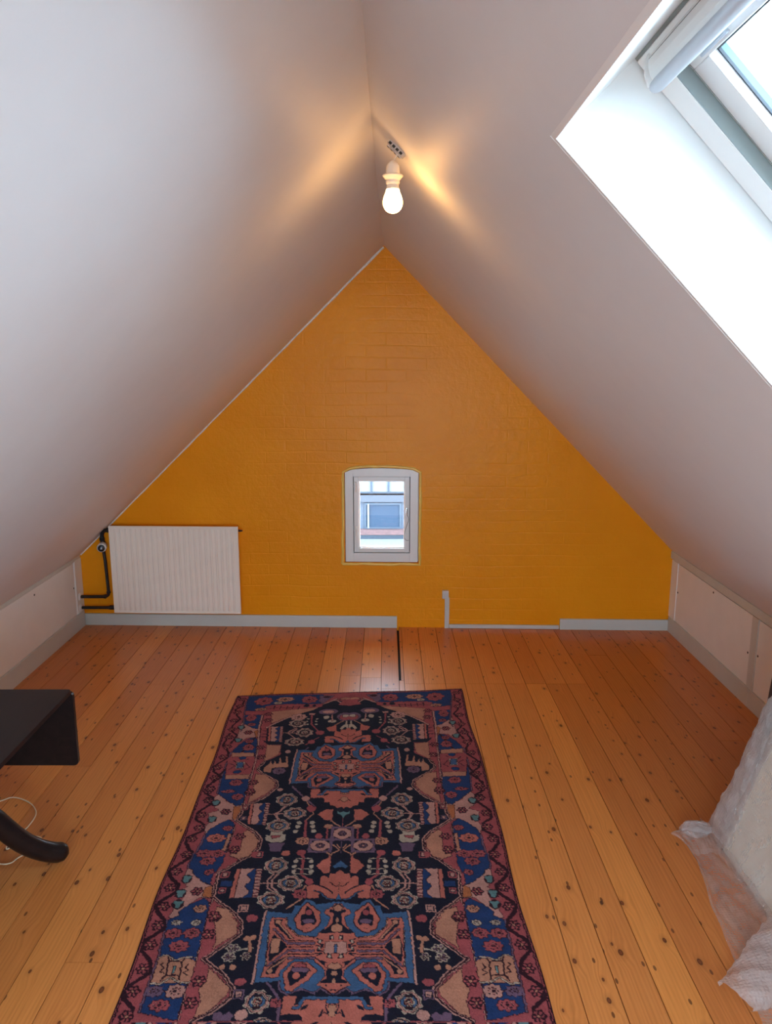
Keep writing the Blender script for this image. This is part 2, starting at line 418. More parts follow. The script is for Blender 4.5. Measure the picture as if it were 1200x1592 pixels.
# knee walls and rear wall
struct(MB().box((XL - .25, YB - .2, 0), (XL, 4.6, ZKL + .02)).build('wall_left', 'panel'))
struct(MB().box((XR, YB - .2, 0), (XR + .25, 4.6, ZKR + .02)).build('wall_right', 'panel'))
def rear_wall():
    x0, x1, z0, z1 = BW; b = MB()
    b.box((XL - .3, YB - .2, 0), (x0, YB, 2.6)); b.box((x1, YB - .2, 0), (XR + .3, YB, 2.6)); b.box((x0, YB - .2, 0), (x1, YB, z0)); b.box((x0, YB - .2, z1), (x1, YB, 2.6))
    struct(b.build('wall_front', 'ceiling'))
    w = bpy.data.objects.new('fill_window', None); COL.objects.link(w); w.location = (x0, YB, z0); struct(w)  # unseen window, added to brighten the gable end
    b = MB(); frame(b, x0, x1, z0, z1, .05, YB - .14, YB - .08, None, .003); b.box(((x0+x1)/2 - .025, YB - .14, z0 + .05), ((x0+x1)/2 + .025, YB - .08, z1 - .05)); b.build('window_frame', 'window_white', w)
    MB().box((x0 + .04, YB - .115, z0 + .04), (x1 - .04, YB - .109, z1 - .04)).build('glass', 'glass', w)
rear_wall()

# the yellow gable with its small window opening
OX0, OX1, OZ0, OZ1 = -.246, .194, .406, .972
def build_gable():
    b = MB(); T = .30; nrm = (0, 1, 0)
    w, e = XL - .05, XR + .05
    apex = (-.011, 2.30)
    def lz(x): return min((x - XL) * (2.223 - .437) / (1.854) + .437, (XR - x) * (2.223 - .478) / (1.723) + .478) + .06
    # arch top of the opening
    arch = []
    for k in range(13):
        t = k / 12; x = OX0 + (OX1 - OX0) * t
        arch.append((x, OZ1 + .012 * math.sin(math.pi * t) - .02 * (abs(2*t - 1) ** 8)))
    b.hexa([(w, 0, -.1), (OX0, 0, -.1), (OX0, 0, lz(OX0)), (w, 0, lz(w))], nrm, T, GM)
    b.hexa([(OX1, 0, -.1), (e, 0, -.1), (e, 0, lz(e)), (OX1, 0, lz(OX1))], nrm, T, GM)
    b.hexa([(OX0, 0, -.1), (OX1, 0, -.1), (OX1, 0, OZ0), (OX0, 0, OZ0)], nrm, T, GM)
    for (xa, za), (xb, zb) in zip(arch, arch[1:]):
        m = -.011
        b.hexa([(xa, 0, za), (xb, 0, zb), (xb, 0, lz(xb)), (xa, 0, lz(xa))], nrm, T, GM)
    bmesh.ops.translate(b.b, verts=b.b.verts, vec=(0, 0, 0))
    o = b.build('wall_back', 'yellow'); struct(o)
    # raised paint bead round the opening
    rn = random.Random(3)
    P = []
    def put(x, z): P.append((x + rn.uniform(-.0025, .0025), .0, z + rn.uniform(-.002, .002)))
    x0, x1, z0, z1 = OX0 - .008, OX1 + .008, OZ0 - .010, OZ1 + .002
    for k in range(14): put(x0 - .006*(1 - k/14), z0 + (z1 - .02 - z0) * k / 13)
    for k in range(1, 12): t = k / 12; put(x0 + (x1 - x0) * t, z1 + .016 * math.sin(math.pi * t) - .012 * abs(2*t-1)**6)
    for k in range(14): put(x1, z1 - .02 - (z1 - .02 - z0) * k / 13)
    for k in range(1, 12): put(x1 - (x1 - x0) * k / 12, z0)
    P.append(P[0])
    rr = [.0085 + rn.uniform(-.0012, .0016) for _ in P]
    c = MB().tube(P, rr, 10, GM, cap=False).build('trim_1', 'lit_yellow_bead', smooth=True); struct(c)
build_gable()

# caulk lines where the slopes meet the gable
def caulk(n, a, b_, r0):
    rn = random.Random(n); P = []
    for k in range(41):
        t = k / 40; x = a[0] + (b_[0] - a[0]) * t; z = a[1] + (b_[1] - a[1]) * t
        P.append(GM @ Vector((x, -.002 + rn.uniform(-.001, .001), z + rn.uniform(-.001, .001))))
    struct(MB().tube(P, [r0 + rn.uniform(-.0015, .0015) for _ in P], 8).build('trim_%d' % n, 'caulk', smooth=True))
caulk(2, (XL + .01, .447 - .004), (-.013, 2.216), .0065)

# baseboards
def baseboard(name, P, m=None, mat='trim'):
    b = MB(); b.box(P[0], P[1], m, .0025); return struct(b.build(name, mat))
baseboard('baseboard_back_left', ((XL, -.016, -.002), (.067, 0, .072)), GM)
baseboard('baseboard_back_right', ((1.052, -.016, -.002), (XR, 0, .066)), GM)
baseboard('baseboard_left', ((XL, YB, -.002), (XL + .016, 4.47, .098)))
baseboard('baseboard_right', ((XR - .016, 3.345, -.002), (XR, 4.37, .090)))
baseboard('baseboard_right', ((XR - .016, YB, -.002), (XR, 3.342, .088)))

# knee wall trims: moulding under the slope, painted shadow strip, uprights
struct(MB().box((XR - .022, YB, ZKR - .030), (XR + .02, 4.385, ZKR + .014), None, .003).build('trim_3', 'trim'))
struct(MB().box((XR - .009, YB, ZKR - .0375), (XR + .01, 4.30, ZKR - .0305)).build('trim_4', 'subfloor_and_shadow'))  # dark strip stands for the shade under the moulding
struct(MB().box((XL - .01, YB, ZKL - .018), (XL + .010, 4.48, ZKL + .004), None, .003).build('trim_5', 'trim'))
struct(MB().box((XR - .012, 4.290, .09), (XR + .01, 4.385, .44), None, .002).build('trim_6', 'panel'))
struct(MB().box((XR - .012, 3.312, .088), (XR + .01, 3.372, .44), None, .002).build('trim_7', 'trim'))
struct(MB().box((XL - .01, 4.385, .098), (XL + .012, 4.485, .425), None, .002).build('trim_8', 'panel'))
struct(MB().tube([(XL + .008, 4.378, .10), (XL + .008, 4.378, .422)], .004, 8).build('trim_9', 'panel', smooth=True))

def access_panel(x, side, y0, y1, z0, z1, label, screws):
    s = -side
    t = thing('access_panel', (x, (y0 + y1) / 2, z0), label, 'panel')
    b = MB(); xa, xb = sorted((x + s * .009, x + s * .0003)); b.box((xa, y0, z0), (xb, y1, z1), None, .0015)
    b.build('board', 'panel', t)
    for (y, z) in screws:
        m = Matrix.Translation((x + s * .009, y, z)) @ Matrix.Rotation(math.radians(90) * s, 4, 'Y')
        MB().lathe([(.0055, 0), (.0055, .0012), (.004, .002), (0, .0021)], 14, m).build('screw', 'screw', t, smooth=True)
access_panel(XR, 1, 3.375, 4.288, .092, .437, 'cream access panel in the right knee wall, between two uprights', [(3.806, .415), (4.27, .27), (3.39, .25)])
access_panel(XR, 1, 2.10, 3.310, .090, .437, 'cream access panel in the right knee wall, partly behind the bubble wrap', [(2.9, .41), (3.295, .27)])
access_panel(XL, -1, 2.30, 4.374, .100, .418, 'long cream access panel in the left knee wall beside the radiator pipes', [(3.86, .385), (4.355, .27)])

# ---------------------------------------------------------------- gable window
def gable_window():
    w = bpy.data.objects.new('window_1', None); COL.objects.link(w); w.location = GM @ Vector((-.026, 0, .41)); struct(w)
    b = MB()
    x0, x1, z0, z1 = -.243, .190, .409, .967
    ix0, ix1, iz0, iz1 = -.195, .143, .463, .928
    y0, y1 = .004, .07
    # casing with a gently arched head
    b.box((x0, y0, z0), (ix0, y1, z1 - .02), GM, .002); b.box((ix1, y0, z0), (x1, y1, z1 - .02), GM, .002)
    b.box((ix0, y0, z0), (ix1, y1, iz0), GM, .002)
    N = 12
    def topz(x):
        t = (x - x0) / (x1 - x0); return z1 + .010 * math.sin(math.pi * t) - .016 * abs(2*t-1)**10
    poly = [(x0, y0, z1 - .021), (ix0, y0, z1 - .021), (ix0, y0, iz1), (ix1, y0, iz1), (ix1, y0, z1 - .021), (x1, y0, z1 - .021)] + [(x1 - (x1-x0)*k/N, y0, topz(x1 - (x1-x0)*k/N)) for k in range(N + 1)]
    b.hexa(poly, (0, 1, 0), y1 - y0, GM)
    frame(b, OX0 - .02, OX1 + .02, OZ0 - .02, OZ1 + .03, .03, .045, .07, GM, ww=(.03, .03, .03, .055))
    b.build('casing', 'window_white', w)
    MB().box((ix0 - .002, .05, iz0 - .002), (ix1 + .002, .072, iz0 + .004), GM).box((ix0 - .002, .05, iz0), (ix0 + .004, .072, iz1), GM).box((ix1 - .004, .05, iz0), (ix1 + .002, .072, iz1), GM).build('seal', 'gasket', w)
    s = MB(); sx0, sx1, sz0, sz1 = ix0 + .004, ix1 - .004, iz0 + .004, iz1 - .002
    frame(s, sx0, sx1, sz0, sz1, .03, .010, .060, GM, .002, ww=(.028, .028, .026, .024))
    frame(s, sx0 + .026, sx1 - .026, sz0 + .024, sz1 - .022, .008, .020, .055, GM, .002)
    sash = s.build('sash', 'window_white', w)
    MB().box((sx0 + .03, .034, sz0 + .028), (sx1 - .03, .040, sz1 - .026), GM).build('glass', 'glass', w)
    for z in (.86, .592):
        h = MB().tube([(-.180, .004, z + .026), (-.180, .004, z - .026)], .0042, 10, GM)
        h.box((-.192, .003, z + .004), (-.172, .012, z + .016), GM, .001); h.lathe([(.006, 0), (.007, .004), (.004, .010), (0, .011)], 12, GM @ Matrix.Translation((-.180, .003, z + .026)))
        h.build('hinge', 'plastic', w, smooth=True)
    h = MB().box((.117, .004, .700), (.127, .012, .742), GM, .002); h.tube([(.122, .002, .735), (.122, -.008, .72), (.122, -.006, .700)], .003, 8, GM)
    h.build('handle', 'steel', w, smooth=True)
    P = catmull([(.124, .004, .700), (.134, -.002, .672), (.118, -.012, .62), (.108, -.014, .58), (.113, -.010, .556), (.124, -.006, .545), (.136, .002, .545)], 6)
    MB().tube(P, .0011, 6, GM).build('catch_wire', 'screw', w, smooth=True)
gable_window()

# ---------------------------------------------------------------- roof window
def roof_window():
    w = bpy.data.objects.new('window_2', None); COL.objects.link(w); w.location = SKY0; struct(w)
    L, Wd = SKL, SKW
    b = MB(); g = .010          # lining boards of the reveal
    b.box((-g, -Wd - g, 0.0005), (0, g, .17), SM); b.box((L, -Wd - g, 0.0005), (L + g, g, .17), SM)
    b.box((0, 0, 0.0005), (L, g, .17), SM); b.box((0, -Wd - g, 0.0005), (L, -Wd, .17), SM)
    b.build('reveal_lining', 'lining', w)
    # frames lie in the plane z = depth; helper in slope coordinates
    def ring(mb, e, wd, te, tw, z0, z1, bev=.002):
        """rails round the opening: e, wd = inset and width at the sides and sill, te, tw = at the head"""
        x0, x1, y0, y1 = te, L - e, -Wd + e, -e
        mb.box((x0, y0, z0), (x0 + tw, y1, z1), SM, bev); mb.box((x1 - wd, y0, z0), (x1, y1, z1), SM, bev)
        mb.box((x0 + tw, y0, z0), (x1 - wd, y0 + wd, z1), SM, bev); mb.box((x0 + tw, y1 - wd, z0), (x1 - wd, y1, z1), SM, bev)
        return mb
    ring(MB(), .006, .061, .006, .028, .160, .29).build('outer_frame', 'window_white', w)
    ring(MB(), .0002, .0056, .0002, .0056, .164, .17, 0).build('joint_shadow_strip', 'groove', w)
    ring(MB(), .0665, .002, .0335, .002, .1615, .26, 0).build('seal', 'groove', w)
    ring(MB(), .070, .056, .036, .039, .182, .245).build('sash', 'window_white', w)
    ring(MB(), .074, .0012, .0625, .0012, .1812, .183, 0).build('sash_joint', 'groove', w)
    ring(MB(), .125, .004, .074, .004, .1955, .1995, 0).build('gasket', 'gasket', w)
    ring(MB(), .125, .0025, .074, .0025, .200, .2095, 0).build('cladding', 'alu', w)
    MB().box((.072, -Wd + .123, .210), (L - .123, -.123, .216), SM).build('glass', 'glass', w)
    # control bar and ventilation flap along the head
    c = (.053, .130)
    P = []
    for k in range(15):
        a = math.pi * 2 * k / 14
        P.append((c[0] + .0105 * math.cos(a), c[1] + .0125 * math.sin(a)))
    mb = MB(); y1, y0 = -.070, -Wd + .040
    ring_ = [(y0 + .004, .8), (y0, 1.0), (y1 - .010, 1.0), (y1 - .002, .92), (y1, .75)]
    vs = [[mb.b.verts.new(SM @ Vector((c[0] + (x - c[0]) * sc, y, c[1] + (z - c[1]) * sc))) for x, z in P[:-1]] for y, sc in ring_]
    for a, d in zip(vs, vs[1:]):
        for k in range(14): mb.b.faces.new((a[k], a[(k+1) % 14], d[(k+1) % 14], d[k]))
    mb.b.faces.new(vs[0]); mb.b.faces.new(vs[-1][::-1])
    bar = mb.build('control_bar', 'blind', w, smooth=True)
    # curved flap shell from the head to the bar, ends closed by cheeks
    sh = [(.014, .160), (.018, .150), (.026, .143), (.036, .138), (.046, .136)]
    q = MB(); pr = sh + [(.048, .160)]
    q.hexa([(x, -.058, z) for x, z in pr], (0, -1, 0), Wd - .116, SM)
    q.build('ventilation_flap', 'window_white', w)
    for yy in (-.046, -Wd + .046):
        MB().hexa([(x, yy, z) for x, z in [(.010, .162), (.014, .152), (.028, .138), (.046, .130), (.058, .138), (.058, .162)]], (0, -.006, 0) , 1, SM).build('end_cheek', 'window_white', w)
    MB().box((.017, -Wd + .06, .151), (.023, -.06, .1595), SM).build('flap_seal', 'gasket', w)
    MB().box((.0655, -.20, .176), (.0700, -.12, .182), SM, .001).build('latch_plate', 'blind', w)
roof_window()

# ================================================================== OUTDOORS (seen through the gable window)
struct(MB().box((-30, -30, -6.2), (30, 60, -6.0)).build('ground', simple('courtyard_paving', (.25, .25, .25), .8, bumps=(3, .3), var=.2)))
def far_building():
    t = thing('building', (0, 24.0, -6), 'pale building across the courtyard with blue windows, seen through the small gable window', 'building')
    Y = 24.0
    m_wall = simple('far_white_render', (.10, .10, .105), .8, bumps=(2, .1)); m_blue = simple('far_grey_blue_cladding', (.030, .036, .052), .7, bumps=(3, .1), var=.1)
    m_pane = simple('far_blue_pane', (.006, .0145, .030), .9, bumps=(2, .02)); m_light = simple('far_bright_bar_and_sky_reflection', (.11, .11, .115), .7, bumps=(2, .1))
    m_brick = simple('far_red_tiles', (.075, .03, .028), .8, bumps=(6, .4), var=.4); m_frame = simple('far_dark_blue_frame', (.012, .018, .03), .5, bumps=(4, .05))
    def z(py): return 1.6 - Y * math.tan(math.radians(11.264) + math.atan((py - 796) / 1185))
    def x(px, py=800): return (px - 600) / 1185 * (Y * .981 + 3.5 * .195)
    MB().box((-9, Y, -6), (9, Y + 8, z(838))).build('wall', m_wall, t)
    MB().box((-9, Y + .05, z(838)), (9, Y + 8, z(770))).build('recessed_wall', m_blue, t)
    MB().box((-9, Y + .3, z(770)), (9, Y + 8, 4.5)).build('upper_glazing', m_light, t)  # pale colour stands for bright sky reflected in these panes
    MB().box((-9, Y - .05, z(780)), (9, Y + .35, z(770))).build('lintel', simple('far_pale_band', (.026, .027, .036), .7, bumps=(3, .1)), t)
    for px in (556, 577, 604, 631, 529, 658): MB().box((x(px) - .03, Y + .22, z(770)), (x(px) + .03, Y + .3, 4.4)).build('mullion', m_frame, t)
    MB().box((-9, Y + .2, z(769)), (9, Y + .3, z(767))).build('transom', m_frame, t)
    MB().box((-9, Y - .25, z(829)), (9, Y + .06, z(822.5))).build('tile_strip', m_brick, t)
    MB().box((-9, Y - .1, z(833)), (9, Y + .0, z(831))).build('gutter', m_frame, t)
    for k in (-2, -1, 0, 1, 2):
        o = k * 2.6
        f = frame(MB(), x(566) + o, x(624) + o, z(822), z(782), .06, Y - .02, Y + .05).build('window_frame', m_frame, t)
        MB().box((x(566) + o + .06, Y + .01, z(822) + .06), (x(624) + o - .06, Y + .04, z(782) - .06)).build('pane', m_pane, f)
        MB().box((x(571) + o, Y - .03, z(821)), (x(573.5) + o, Y + .02, z(783))).build('casement_bar', m_light, f)
far_building()

